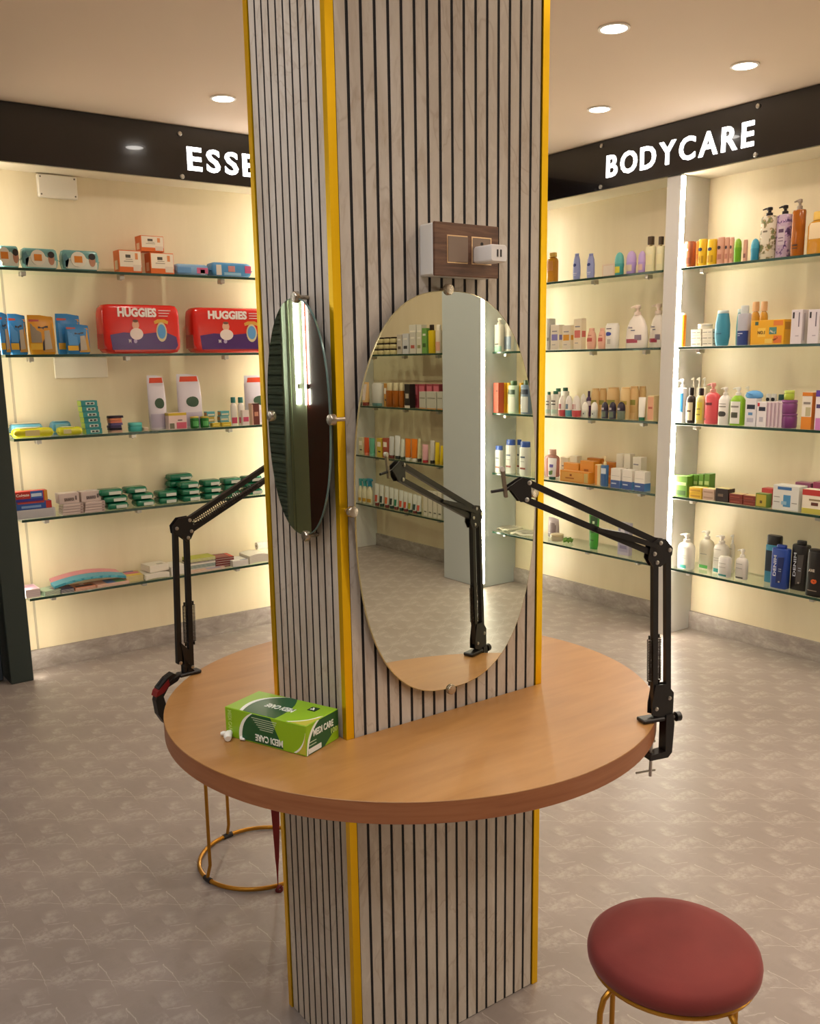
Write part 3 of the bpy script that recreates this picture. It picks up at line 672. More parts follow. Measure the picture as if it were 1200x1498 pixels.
for i in range(17):
    k = i/16; z = .395*(1-k) + .012; wd = .012*(.35 + .65*math.sin(PI*min(1, k*.9+.25)))*(1 if k < .75 else (1.02-k)/.27 + .12); tw = .5 + 1.0*k
    cx_, cy_ = .004*math.sin(k*4) + .012*k, -.004 + .010*k; dx, dy = math.cos(-.6+tw*.5)*wd, math.sin(-.6+tw*.5)*wd
    rs.append([(cx_-dx, cy_-dy, z), (cx_+dx, cy_+dy, z), (cx_+dx+.0008, cy_+dy+.0008, z), (cx_-dx+.0008, cy_-dy+.0008, z)])
m.rings(rs); mk('band', m, M('7d0f16', .55), t)
mk('knot', MB().tube([(.0125+.008*math.cos(a*PI/5), .006+.003*math.sin(a*PI/5*2), .010+.008*math.sin(a*PI/5)) for a in range(10)], .0045, 8, closed=True), M('6d0d14', .55), t, smooth=True)

# ================================================================== GLOVE BOX
GA = math.radians(112.0)       # long axis direction
gl = (.785, 1.422)             # near bottom corner
LX, SX, GH = .2015, .102, .061
t = thing('glove_box', 'green and white carton of disposable gloves lying on the table', 'box', (gl[0], gl[1], TZ), GA - PI)
# local frame: +x runs from the far left corner to the near corner ... use a = distance from near corner along the long axis (-x), b = along the short axis (-y)
def GP(face):
    if face == 'side': return lambda a, z, d: (-a, -d, z)                   # long side facing the room, a along the long axis
    if face == 'end': return lambda b, z, d: (d, b, z)                      # short end, b along the short axis
    return lambda a, b, d: (-a, b, GH + d)                                  # top
GREEN1, GREEN2, GREEN3 = M('8ab51a', .35), M('14552f', .35), M('a9bf2e', .35); GWHITE = M('eef0e4', .4)
mk('carton', MB().cbox(-LX, 0, 0, SX, 0.0, GH, .0012), GREEN1, t)
def sheet(face, poly, mat, lvl, name='printed_panel', par=t):
    return mk(name, MB().prism(poly, GP(face), .0, .0004*lvl), mat, par)
def arc(x0, y0, x1, y1, bx, by, n=10):
    return [((1-s)**2*x0+2*s*(1-s)*bx+s*s*x1, (1-s)**2*y0+2*s*(1-s)*by+s*s*y1) for s in [i/n for i in range(n+1)]]
e = .0012
# top: dark green field with a white swoosh at the far end, yellow corner near the camera
sheet('top', arc(.155, e, .120, SX-e, .185, .07) + arc(.100, SX-e, .075, e, .07, .06), GREEN2, 1)
sheet('top', arc(.163, e, .118, SX-e, .196, .075) + list(reversed(arc(.155, e, .120, SX-e, .185, .07))), GWHITE, 2, 'swoosh')
sheet('top', [(e, e), (.040, e)] + arc(.040, e, e, .055, .008, .02), M('b9b53c', .35), 1)
sheet('top', arc(.046, e, .006, .048, .012, .020) + list(reversed(arc(.040, e, e, .055, .008, .02))), GWHITE, 2, 'swoosh')
# long side
sheet('side', arc(.158, .003, .130, GH-e, .160, .04) + arc(.085, GH-e, .055, .003, .07, .03), GREEN2, 1)
sheet('side', arc(.166, .003, .134, GH-e, .168, .042) + list(reversed(arc(.158, .003, .130, GH-e, .160, .04))), GWHITE, 2, 'swoosh')
sheet('side', [(e, .003), (.026, .003)] + arc(.026, .003, e, .045, .006, .015), M('b9b53c', .35), 1)
sheet('side', arc(.030, .003, .002, .042, .008, .016) + list(reversed(arc(.024, .003, e, .047, .004, .015))), GWHITE, 2, 'swoosh')
for i in range(6): sheet('side', [(.070+.002*i, .052-i*.0042), (.132-.004*i, .052-i*.0042), (.132-.004*i, .0532-i*.0042), (.070+.002*i, .0532-i*.0042)], M('b8c9a8', .4), 2, 'small_print')
# short end
sheet('end', arc(.004, e, .040, GH-e, .006, .04) + [(SX-e, GH-e)] + arc(SX-e, .030, .055, e, .07, .012), GREEN2, 1)
sheet('end', arc(.001, e, .034, GH-e, .001, .045) + list(reversed(arc(.004, e, .040, GH-e, .006, .04))), GWHITE, 2, 'swoosh')
sheet('end', [(.006, .003), (.045, .003), (.045, .013), (.006, .013)], M('e5e6df', .4), 2, 'batch_label')
for i in range(2): sheet('end', [(.008, .018+i*.006), (.030, .018+i*.006), (.030, .0195+i*.006), (.008, .0195+i*.006)], M('b8c9a8', .4), 2, 'small_print')
sheet('top', [(.030, .066), (.048, .066), (.048, .084), (.030, .084)], M('103018', .4), 2, 'emblem')
sheet('top', [(.034, .070), (.038, .070), (.044, .080), (.040, .080)], GWHITE, 3, 'emblem'); sheet('top', [(.040, .070), (.044, .070), (.0445, .074), (.0405, .074)], GWHITE, 3, 'emblem')
# lettering: side and top read upside down from the room
text('lettering', 'MEDI CARE', GWHITE, t, (-.056, -.0003, .0205), .0135, .068, (0, PI, 0), thick=.0008)
text('lettering', 'MEDI CARE', GWHITE, t, (-.066, .056, GH+.0003), .0170, .068, (-PI/2, 0, PI), thick=.0008)
text('lettering', 'MEDI CARE', GWHITE, t, (.0003, .022, .033), .0135, .062, (0, 0, PI/2), thick=.0008)
text('lettering', '100', M('b6cf6a', .4), t, (.0003, .076, .019), .0105, .020, (0, 0, PI/2), thick=.0008)
text('lettering', 'MEDI CARE', M('b6cf6a', .4), t, (-.193, -.0001, .056), .009, .046, (0, PI/2, 0), thick=.0008)
MGLV = M('e9e4d8', .6)
mk('glove', MB().tube([(-.190, .004, .010), (-.188, -.006, .010), (-.182, -.016, .0085), (-.176, -.022, .0070)], [.004, .007, .0085, .006], 10), MGLV, t, smooth=True)
mk('glove', MB().tube([(-.199, .003, .006), (-.205, -.004, .0055), (-.209, -.007, .005)], [.003, .005, .0035], 10), MGLV, t, smooth=True)
mk('glove', MB().tube([(-.165, .003, .006), (-.158, -.004, .0045), (-.150, -.003, .004)], [.002, .0035, .002], 8), MGLV, t, smooth=True)

# ------------------------------------------------------------------ junction box covers on the back wall
t = thing('junction_box', 'white plastic junction box cover with four screws under the sign', 'junction box', (1.287, YW, 2.262))
mk('cover', MB().cbox(0, .180, -.030, -.0005, 0, .102, .004), M('ece3d2', .3), t)
for a in (.012, .168):
    for z in (.012, .090): mk('screw', MB().rings([[(a+r*math.cos(j*PI/5), y, z+r*math.sin(j*PI/5)) for j in range(10)] for r, y in ((.004, -.0298), (.004, -.0312))]), M('6d6354', .4, .6), t)
t = thing('cable_cover', 'glossy cream cover plate on the wall above the yellow packets', 'cover plate', (1.292, YW, 1.428))
mk('plate', MB().cbox(0, .258, -.012, -.0005, 0, .100, .003), M('efe4cf', .08), t)

# ================================================================== GOODS ON THE SHELVES
class Frame:
    def __init__(s, pt, virt, rz, zs): s.pt, s.virt, s.rz, s.zs = pt, virt, rz, zs
FR = Frame(lambda t, q, z: (XF+q, t, z), lambda t, q, z: (XF+q, t, z), RWZ, ZR)
FM = Frame(lambda t, q, z: (XF+q, t, z), lambda t, q, z: (XF+q, 2*MIRY-t, z), RWZ, ZR)      # seen by way of the large mirror
FL = Frame(lambda t, q, z: (t, YF+q, z), lambda t, q, z: (t, YF+q, z), 0.0, ZL)

def sup(hw, hd, n, a, cx=0, cy=0):
    c, s = math.cos(a), math.sin(a)
    return (cx+hw*math.copysign(abs(c)**(2/n), c), cy+hd*math.copysign(abs(s)**(2/n), s))
def prof_at(prof, k):
    for (a, wa, da), (b, wb, db) in zip(prof, prof[1:]):
        if k <= b: f = (k-a)/max(b-a, 1e-9); return wa+(wb-wa)*f, da+(db-da)*f
    return prof[-1][1], prof[-1][2]
def P3(l): return [(p[0], p[1], p[2] if len(p) > 2 else p[1]) for p in l]
def loft(name, root, w, d, z0, z1, prof, n, mat, seg=20, parent=None):
    prof = P3(prof); rs = []
    for k, wf, df in prof:
        rs.append([sup(w/2*wf, d/2*df, n, 2*PI*j/seg) + (z0+(z1-z0)*k,) for j in range(seg)])
    return mk(name, MB().rings(rs), mat, parent or root, smooth=True, angle=50)
def patch(name, root, w, d, z0, z1, prof, n, k0, k1, a0, a1, mat, off=.0007, parent=None):
    prof = P3(prof); ks = [k0] + [p[0] for p in prof if k0 < p[0] < k1] + [k1]; na = max(2, int(abs(a1-a0)/12)+1); rs = []
    for k in ks:
        wf, df = prof_at(prof, k)
        rs.append([sup(w/2*wf+off, d/2*df+off, n, math.radians(a0+(a1-a0)*j/na)) + (z0+(z1-z0)*k,) for j in range(na+1)])
    return mk(name, MB().rings(rs, close=False, caps=False), mat, parent or root, smooth=True)
def mm(c, rough=.35):
    return c if not isinstance(c, (str, tuple)) else M(c, rough)
DARK = '3a3430'
def marks(sp, root, w, d, z0, z1, prof, n):
    for i, (k0, k1, c, half) in enumerate(sp.get('lab', ())): patch('label', root, w, d, z0, z1, prof, n, k0, k1, -90-half, -90+half, mm(c), .0006+.0002*i)
    for (u, k, ru, rk, c) in sp.get('ov', ()):
        pr3 = P3(prof); rs = []
        for i in range(9):
            kk = k + rk*math.cos(PI*i/8); hf = max(ru*math.sin(PI*i/8), .01); wf, df = prof_at(pr3, kk)
            rs.append([sup(w/2*wf+.0016, d/2*df+.0016, n, math.radians(-90+(u+hf*(j/4-1))*60)) + (z0+(z1-z0)*kk,) for j in range(9)])
        mk('emblem', MB().rings(rs, close=False, caps=False), mm(c), root, smooth=True)
    for (u0, u1, k0, k1, c) in sp.get('pr', ()): patch('print', root, w, d, z0, z1, prof, n, k0, k1, -90+u0*60, -90+u1*60, mm(c), .0014)
BODY = [(0, .90), (.02, .97), (.05, 1), (.84, 1), (.92, .88), (.97, .62), (1, .42)]
STRAIGHT = [(0, .93), (.02, .99), (.96, 1), (1, .93)]
CURVY = [(0, .80), (.03, .90), (.25, 1), (.6, .97), (.85, .82), (1, .58)]
def b_bottle(root, w, d, h, sp):
    """body with cap: fb body share of the height, kw cap width share"""
    fb = sp.get('fb', .82); n = sp.get('n', 2.4); prof = sp.get('prof', BODY); kw = sp.get('kw', .5)
    loft('body', root, w, d, 0, h*fb, prof, n, mm(sp['c']))
    marks(sp, root, w, d, 0, h*fb, prof, n)
    cp = sp.get('cprof', [(0, .96), (.06, 1), (.9, .98), (1, .9)])
    loft('cap', root, w*kw, min(d, w)*kw if sp.get('ck') else d*kw, h*fb, h, cp, sp.get('cn', 2.2), mm(sp.get('k', 'e8e4dc')), 16)
def b_pump(root, w, d, h, sp):
    fb = sp.get('fb', .76); n = sp.get('n', 2.4); prof = sp.get('prof', BODY); hb = h*fb; k = mm(sp.get('k', 'ece7df')); m0 = min(w, d)
    loft('body', root, w, d, 0, hb, prof, n, mm(sp['c'])); marks(sp, root, w, d, 0, hb, prof, n)
    loft('collar', root, m0*.60, m0*.60, hb, hb+(h-hb)*.34, [(0, 1), (.9, 1), (1, .8)], 2, k, 14)
    loft('pump_stem', root, m0*.30, m0*.30, hb+(h-hb)*.34, hb+(h-hb)*.72, [(0, 1), (1, 1)], 2, k, 8)
    hd = loft('pump_head', root, m0*.52, m0*.44, hb+(h-hb)*.62, h, [(0, .9), (.3, 1), (.85, .95), (1, .6)], 2.4, k, 12)
    sd = sp.get('nz', -1); z = h-(h-hb)*.16
    mk('nozzle', MB().tube([(0, 0, z), (sd*m0*.34, -d*.1, z), (sd*m0*.62, -d*.14, z-(h-hb)*.08)], [(h-hb)*.13, (h-hb)*.11, (h-hb)*.07], 8), k, hd, smooth=True)
def b_spray(root, w, d, h, sp):
    fb = sp.get('fb', .70); hb = h*fb; k = mm(sp.get('k', '2a8f8a')); prof = [(0, .92), (.03, 1), (.7, .98), (.9, .55), (1, .42)]
    loft('body', root, w, d, 0, hb, prof, 2.4, mm(sp['c'])); marks(sp, root, w, d, 0, hb, prof, 2.4)
    loft('collar', root, w*.46, w*.46, hb, hb+(h-hb)*.3, [(0, 1), (1, .9)], 2, k, 12)
    hz = hb+(h-hb)*.3
    hd = mk('trigger_head', MB().prism([(-w*.2, hz), (w*.22, hz), (w*.30, h), (-w*.34, h), (-w*.55, h-(h-hz)*.25), (-w*.5, h-(h-hz)*.5), (-w*.2, h-(h-hz)*.45)], lambda a, b, q: (a, q, b), -w*.16, w*.16), k, root)
    mk('trigger', MB().prism([(-w*.26, hz+(h-hz)*.5), (-w*.36, hz+(h-hz)*.48), (-w*.50, hb-(h-hb)*.1), (-w*.44, hb-(h-hb)*.12)], lambda a, b, q: (a, q, b), -w*.08, w*.08), k, hd)
def b_rollon(root, w, d, h, sp):
    fb = sp.get('fb', .55); prof = sp.get('prof', [(0, .82), (.05, .92), (.6, .9), (.9, 1), (1, .97)])
    loft('body', root, w, d, 0, h*fb, prof, 2.1, mm(sp['c'])); marks(sp, root, w, d, 0, h*fb, prof, 2.1)
    loft('dome_cap', root, w*.96, d*.96, h*fb, h, [(0, 1), (.35, .98), (.65, .86), (.85, .62), (.96, .34), (1, .14)], 2.1, mm(sp.get('k', 'e9e6e0')), 18)
def b_tube(root, w, d, h, sp):
    fc = sp.get('fc', .14); hc = h*fc; prof = [(0, .72, 1.0), (.06, .78, 1.0), (.5, .90, .62), (.94, 1.0, .12), (.95, 1.0, .06), (1, 1.0, .06)]
    loft('cap', root, w*.66, d*.92, 0, hc, [(0, .97), (.08, 1), (.9, 1), (1, .9)], 2.2, mm(sp.get('k', '1f5f45')), 16)
    loft('body', root, w, d, hc, h, prof, 2.0, mm(sp['c'])); marks(sp, root, w, d, hc, h, prof, 2.0)
def b_jar(root, w, d, h, sp):
    fb = sp.get('fb', .66)
    loft('body', root, w, d, 0, h*fb, [(0, .90), (.08, .98), (.85, 1), (1, .90)], sp.get('n', 2), mm(sp['c'])); marks(sp, root, w, d, 0, h*fb, STRAIGHT, sp.get('n', 2))
    loft('lid', root, w*sp.get('kw', 1.0), d*sp.get('kw', 1.0), h*fb, h, [(0, .98), (.1, 1), (.85, 1), (1, .92)], sp.get('n', 2), mm(sp.get('k', 'ede8de')), 20)
def face_panel(root, w, d, h, f, u0, u1, k0, k1, mat, lvl=1, name='printed_panel'):
    e = .0006*lvl; x0, x1 = -w/2+w*u0, -w/2+w*u1; y0, y1 = -d/2+d*u0, -d/2+d*u1; z0, z1 = h*k0, h*k1
    if f == 'F': m = MB().box(x0, x1, -d/2-e, -d/2+.0002, z0, z1)
    elif f == 'R': m = MB().box(w/2-.0002, w/2+e, y0, y1, z0, z1)
    elif f == 'L': m = MB().box(-w/2-e, -w/2+.0002, y0, y1, z0, z1)
    else: m = MB().box(x0, x1, -d/2+d*k0, -d/2+d*k1, h-.0002, h+e)
    return mk(name, m, mat, root)
def b_carton(root, w, d, h, sp):
    mk('carton', MB().cbox(-w/2, w/2, -d/2, d/2, 0, h, sp.get('bev', .0012)), mm(sp['c'], .4), root)
    for i, p in enumerate(sp.get('pan', ())): face_panel(root, w, d, h, *p[:5], mm(p[5], .4), 1 + (p[6] if len(p) > 6 else 0))
    if not sp.get('pan'):
        face_panel(root, w, d, h, 'F', .15, .85, .55, .80, mm('f2ead8', .4)); face_panel(root, w, d, h, 'F', .2, .7, .25, .32, mm(DARK, .4))
    if sp.get('flap', 1): mk('flap_seam', MB().box(-w/2+.0005, w/2-.0005, -d*.02, d*.02, h-.0002, h+.0003), mm(sp.get('seam', 'cfc8ba'), .5), root)
def b_pouch(root, w, d, h, sp):
    """stand-up refill pouch: bulging foot, flat sealed top with a cut spout corner"""
    seg = 20; rs = []; ct = sp.get('cut', .22)
    for k, wf, df in ((0, .88, .9), (.02, .97, 1), (.25, 1, .95), (.55, 1, .62), (.80, .99, .25), (.86, .98, .05), (1.0, .96, .04)):
        ring = []
        for j in range(seg):
            x, y = sup(w/2*wf, d/2*df, 2.2, 2*PI*j/seg); z = h*k
            if k > .7: x = x if x < 0 else x*(1 - ct*(k-.7)/.3)
            if k > .9 and x > 0: z -= h*.05*(x/(w/2))
            ring.append((x, y, z))
        rs.append(ring)
    mk('body', MB().rings(rs), mm(sp['c'], .22), root, smooth=True, angle=50)
    prof = [(0, .88, .9), (.02, .97, 1), (.25, 1, .95), (.55, 1, .62), (.80, .93, .25), (.86, .88, .06), (1, .76, .05)]
    marks(sp, root, w*.985, d, 0, h*.97, prof, 2.2)
def b_pillow(root, w, d, h, sp):
    """flow-wrapped soft pack: rounded block with short crimped fins at both ends"""
    rs = []; n = sp.get('n', 4.0); fin = sp.get('fin', .05); e = .5-fin
    xs = [(-.5, .05, .80), (-e-.002, .07, .80), (-e+.006, .55, .86), (-e+.03, .88, .95), (-e+.09, 1, 1), (-.15, 1.0, 1), (.15, 1.0, 1), (e-.09, 1, 1), (e-.03, .88, .95), (e-.006, .55, .86), (e+.002, .07, .80), (.5, .05, .80)]
    if not fin: xs = [(-.5, .72, .80), (-.49, .86, .92), (-.46, .97, .98), (-.40, 1, 1), (-.1, 1.0, 1), (.1, 1.0, 1), (.40, 1, 1), (.46, .97, .98), (.49, .86, .92), (.5, .72, .80)]
    for u, f, g in xs:
        ring = []
        for j in range(20):
            y, z = sup(d/2*g, h/2*f, n, 2*PI*j/20); ring.append((u*w, y, h/2+z if f > .2 else h*.45+z))
        rs.append(ring)
    mk('wrapper', MB().rings(rs), mm(sp['c'], sp.get('rough', .25)), root, smooth=True, angle=60)
    for p in sp.get('pan', ()):
        f, u0, u1, k0, k1, c = p[:6]; m = MB(); y = -d/2-.0012
        if f == 'F': m.cbox(-w/2+w*u0, -w/2+w*u1, y, y+.0022, h*k0, h*k1, .0006)
        else: m.cbox(-w/2+w*u0, -w/2+w*u1, -d/2+d*k0, -d/2+d*k1, h-.001, h+.0010, .0004)
        mk('printed_label', m, mm(c, .4), root)
def b_perfume(root, w, d, h, sp):
    fb = .72
    loft('flask', root, w, d, 0, h*fb, [(0, .95), (.03, 1), (.96, 1), (1, .9)], 5, mm(sp['c']), 20)
    marks(sp, root, w, d, 0, h*fb, STRAIGHT, 5)
    loft('neck', root, w*.34, w*.34, h*fb, h*(fb+.05), [(0, 1), (1, 1)], 2, M('b9a878', .3, .7), 12)
    loft('cap', root, w*.56, w*.50, h*(fb+.05), h, [(0, .97), (.05, 1), (.95, 1), (1, .95)], 4, mm(sp.get('k', '3b2e22')), 16)
KIND = dict(bottle=(b_bottle, 'bottle', .62, True), pump=(b_pump, 'bottle', .62, True), spray=(b_spray, 'bottle', .6, True), rollon=(b_rollon, 'deodorant', .8, True),
            tube=(b_tube, 'tube', .5, True), jar=(b_jar, 'jar', 1.0, True), carton=(b_carton, 'carton', .6, False), pouch=(b_pouch, 'pouch', .45, True),
            pillow=(b_pillow, 'pack', .6, False), perfume=(b_perfume, 'bottle', .5, True))
NAMES = dict(bottle='capped_bottle', pump='pump_bottle', spray='spray_bottle', rollon='roll_on_deodorant', tube='squeeze_tube', jar='cream_jar', carton='carton', pouch='refill_pouch', pillow='wrapped_pack', perfume='perfume_bottle')
ITEMS = []
LASTTOP = [0.0]
def I(fr, sh, kind, x0, x1, yt, label, c, s=.02, d=None, zb=0.0, h=None, name=None, cat=None, rz=0.0, build=None, **sp):
    fn, ct, dr, rnd = KIND[kind]; zs = fr.zs[sh-1] + zb + .0004
    w0 = abs(solve_t(x1, lambda t: fr.virt(t, s, zs)) - solve_t(x0, lambda t: fr.virt(t, s, zs)))
    dd = d if d is not None else w0*dr
    sc = s + (dd/2 if rnd else 0)
    t0 = solve_t(x0, lambda t: fr.virt(t, sc, zs)); t1 = solve_t(x1, lambda t: fr.virt(t, sc, zs)); w = abs(t1-t0)*.965; tc = (t0+t1)/2
    if h is None: h = max(solve_z(yt, lambda z: fr.virt(tc, sc, z)) - zs, .008)
    root = thing(name or NAMES[kind], label, cat or ct, fr.pt(tc, s+dd/2, zs), fr.rz + rz)
    sp['c'] = c; fn(root, w, dd, h, sp); ITEMS.append(root); LASTTOP[0] = zb + .0004 + h
    root['w'] = w; root['h'] = h
    return root
def dims(o):
    w, h = o['w'], o['h']; return w, h
def top(): return LASTTOP[0]
R = lambda *a, **k: I(FR, *a, **k)
L = lambda *a, **k: I(FL, *a, **k)
V = lambda *a, **k: I(FM, *a, **k)
MAMBER = M('b5661a', .12, 0, .35); MHONEY = M('d99a2a', .12, 0, .3); MCLEAR = M('f3ecc0', .08, 0, .12); MFLOR1 = make_floral_mat('floral_cream', 'd9cdb6', ('8d7b55', '6d7a4c', 'b79a6a')); MFLOR2 = make_floral_mat('floral_violet', 'b79fb4', ('6d4f80', '4d3358', 'caa9c9'))
NAVY, TEAL = '1d2b5c', '3a98a0'

# ---------------------------------------------------------------- BODYCARE wall, bay next to the column
R(1, 'bottle', 802, 815, 370, 'amber bottle with pale cap beside the brass column trim, top bodycare shelf', MHONEY, n=3, fb=.86, kw=.8, k='e2b95a', pr=[(-.5, .5, .45, .85, 'c9862a')])
NIV = dict(prof=CURVY, fb=.90, kw=.55, k='8f98cf', d=.03, ov=[(-.1, .62, .42, .07, '2b3f8c')], pr=[(-.4, .4, .25, .28, 'dfe3f4'), (-.3, .3, .18, .2, 'dfe3f4')])
for a, b in ((839, 848.5), (859, 869.5)):
    R(1, 'bottle', a, b, 371, 'slim lilac lotion bottle with navy emblem on the top bodycare shelf', '9aa4d8', **NIV)
R(1, 'carton', 881, 899, 386, 'small box with clear front and orange side on the top bodycare shelf', 'e2ccb4', d=.06, pan=[('F', .1, .9, .1, .85, 'e6d9c8'), ('L', .02, .98, .02, .98, 'e8791a')])
RO = [(.2, .75, 'd9d24a', 40)]
R(1, 'rollon', 900, 912, 369, 'teal roll-on deodorant with yellow label on the top bodycare shelf', '4aa9a4', k='63b9b2', fb=.5, lab=RO)
R(1, 'rollon', 917, 930, 367, 'plump lilac roll-on deodorant on the top bodycare shelf', 'b59bd6', k='c2a8dd', fb=.5, lab=[(.25, .8, 'd9c9b0', 40)])
R(1, 'rollon', 934, 944, 367, 'small lilac roll-on deodorant beside the clear glass flasks', 'b59bd6', k='c2a8dd', fb=.5, lab=[(.25, .8, 'd9b9b0', 40)], s=.03)
for a, b in ((945, 957.5), (961, 971)):
    R(1, 'perfume', a, b, 346, 'tall clear glass flask with dark brown cap beside the LED upright', MCLEAR, k='4a3824', s=.05, lab=[(.3, .7, 'e9dfae', 30)])
# second shelf
R(2, 'carton', 799.5, 803.5, 466, 'edge of a white carton beside the brass trim on the second bodycare shelf', 'cfcfc9', d=.05, pan=[('F', .1, .9, .3, .4, '9a9a94')])
CW = lambda c: [('F', .15, .85, .38, .62, c), ('F', .2, .8, .72, .76, '8d8a96'), ('F', .2, .6, .2, .22, '8d8a96'), ('R', .1, .9, .4, .6, c)]
R(2, 'carton', 805, 817.5, 475, 'white cream carton with violet square on the second bodycare shelf', 'efe6d6', pan=CW('8b86cc'))
R(2, 'carton', 822, 834.5, 476, 'white cream carton with orange square on the second bodycare shelf', 'efe4d0', pan=CW('e3a02c'))
R(2, 'carton', 838.5, 850.5, 466, 'tall cream carton with red square on the second bodycare shelf', 'f0e2c6', pan=CW('d9756a'))
PNK = dict(prof=CURVY, fb=.86, kw=.6, k='eab39c', pr=[(-.55, .55, .42, .62, 'c8564e'), (-.3, .4, .74, .78, 'b9736a')])
for a, b in ((859.5, 871.5), (875.5, 886)):
    R(2, 'bottle', a, b, 480, 'salmon pink lotion bottle with red label on the second bodycare shelf', 'edb9a0', **PNK)
R(2, 'bottle', 887.5, 904, 473, 'white lotion bottle with round navy emblem on the second bodycare shelf', 'f3efe6', prof=STRAIGHT, n=3, fb=.94, kw=.95, k='f0ece4', ov=[(-.15, .62, .34, .085, '3a4aa0')], pr=[(-.4, .2, .82, .86, '555063'), (-.2, .1, .2, .4, 'b9b3ac')])
DOV = dict(fb=.76, prof=[(0, .88), (.03, .97), (.3, 1), (.62, .90), (.85, .66), (1, .34)], n=2.2, k='f1dccc', pr=[(-.75, .35, .16, .28, 'a93f55'), (.1, .7, .24, .40, '8d7f8d'), (-.25, .12, .53, .555, '3b4a78')])
for i, (a, b, y, s) in enumerate(((916, 947.5, 446, .03), (951, 973, 444, .10))):
    o = R(2, 'pump', a, b, y, ('big white lotion pump bottle with a pink band on the second bodycare shelf', 'white lotion pump bottle half hidden by the LED upright')[i], 'f4ebe0', s=s, d=.062, **DOV)
    w_, h_ = dims(o); text('lettering', 'Dove', M('4a4a78', .4), o, (-w_*.22, -.0335, h_*.76*.60), .0105, .026, thick=.0008)
# third shelf
for a, b, y in ((799.5, 806.5, 573), (807.5, 818, 572)):
    R(3, 'bottle', a, b, y, 'white shampoo bottle with dark green cap beside the brass trim', 'e3e0d6', s=.05, prof=STRAIGHT, n=3, fb=.87, kw=.6, k='1f5d44', lab=[(.08, .28, 'b9d0c0', 60)], pr=[(-.4, .4, .5, .55, DARK), (-.4, .4, .65, .7, DARK)])
for a, b, y in ((812, 821, 568), (822, 831.5, 567)):
    R(3, 'bottle', a, b, y, 'white shampoo bottle with dark green cap standing behind the coloured roll-ons', 'e6e2d8', s=.14, prof=STRAIGHT, n=3, fb=.87, kw=.7, k='1f5d44', pr=[(-.4, .4, .5, .55, DARK), (-.4, .4, .65, .7, DARK)])
for a, b, c, l in ((818, 827, 'd3545a', 'white roll-on deodorant with red base between green cap bottles and a teal one'), (828, 837, '5fa9b8', 'white roll-on deodorant with teal base between two red ones'), (838, 849, 'd9555a', 'larger white roll-on deodorant with red base')):
    R(3, 'rollon', a, b, 578.5, l, c, k='efe9e2', fb=.30, prof=[(0, .85), (.1, .95), (1, 1)], lab=[])
    patch('print', ITEMS[-1], ITEMS[-1]['w']*.96, ITEMS[-1]['w']*.76, ITEMS[-1]['h']*.3, ITEMS[-1]['h'], P3([(0, 1), (.35, .98), (.65, .86)]), 2.1, .08, .42, -125, -70, M('b03a48' if c != '5fa9b8' else '2f5f80', .4))
R(3, 'rollon', 849.5, 857, 576, 'tall plain white roll-on beside the red based ones', 'e9e4dc', k='ece8e0', s=.07, fb=.5)
for a, b in ((852.5, 860.5), (865.5, 874)):
    R(3, 'rollon', a, b, 588, 'short white roll-on deodorant with dark printing', 'dfe0d6', k='f1ede4', fb=.5, lab=[(.2, .8, 'c9d0c6', 50)], pr=[(-.2, .2, .4, .6, '55524e')])
R(3, 'bottle', 858, 864.5, 572, 'slim dark violet bottle with pale middle on the third bodycare shelf', '4a2a58', s=.10, fb=.78, kw=.5, k='3c2149', n=2.2, lab=[(.55, .78, 'd9d0d6', 90)])
TALC = dict(prof=[(0, .93), (.02, .99), (.8, 1), (.92, .95), (1, .84)], n=2.4, fb=.95, kw=.86)
for a, b, y, s in ((865.5, 876, 568, .09), (877, 886.5, 568, .11), (888.5, 905, 566.5, .09), (921.5, 933, 565, .08), (934, 944, 565, .11)):
    R(3, 'bottle', a, b, y, 'tall beige powder bottle with olive label behind the dark roll-ons', 'dcb87e', s=s, k='d6ae74', lab=[(.45, .62, '8d8a3a', 42), (.2, .42, 'd0a96a', 42)], **TALC)
R(3, 'bottle', 908, 921, 566.5, 'tall pale gold powder bottle in front of the other beige ones', 'e6c68c', s=.055, k='dfb97c', lab=[(.48, .6, 'b9a24a', 42)], **TALC)
for a, b in ((880.5, 889.5), (891.5, 901), (903.5, 914)):
    R(3, 'rollon', a, b, 588, 'dark plum roll-on deodorant with grey green base', '7d8a78' if a > 900 else '4d4a58', k='2c2238', fb=.48, lab=[(.2, .9, '6d7a6a', 45)], s=.015)
    patch('print', ITEMS[-1], ITEMS[-1]['w']*.96, ITEMS[-1]['w']*.76, ITEMS[-1]['h']*.48, ITEMS[-1]['h'], P3([(0, 1), (.35, .98), (.65, .86)]), 2.1, .1, .35, -125, -75, M('cfc4cf', .4))
R(3, 'tube', 933.5, 944.5, 581, 'white squeeze tube with green cap on the third bodycare shelf', 'f1ede2', k='1f6a4c', s=.015, d=.03)
R(3, 'carton', 946.5, 956, 579, 'cream carton with salmon front beside the LED upright', 'ecd39e', d=.05, pan=[('F', .05, .95, .05, .95, 'e3a883'), ('F', .2, .8, .48, .56, 'c0604e', 1)])
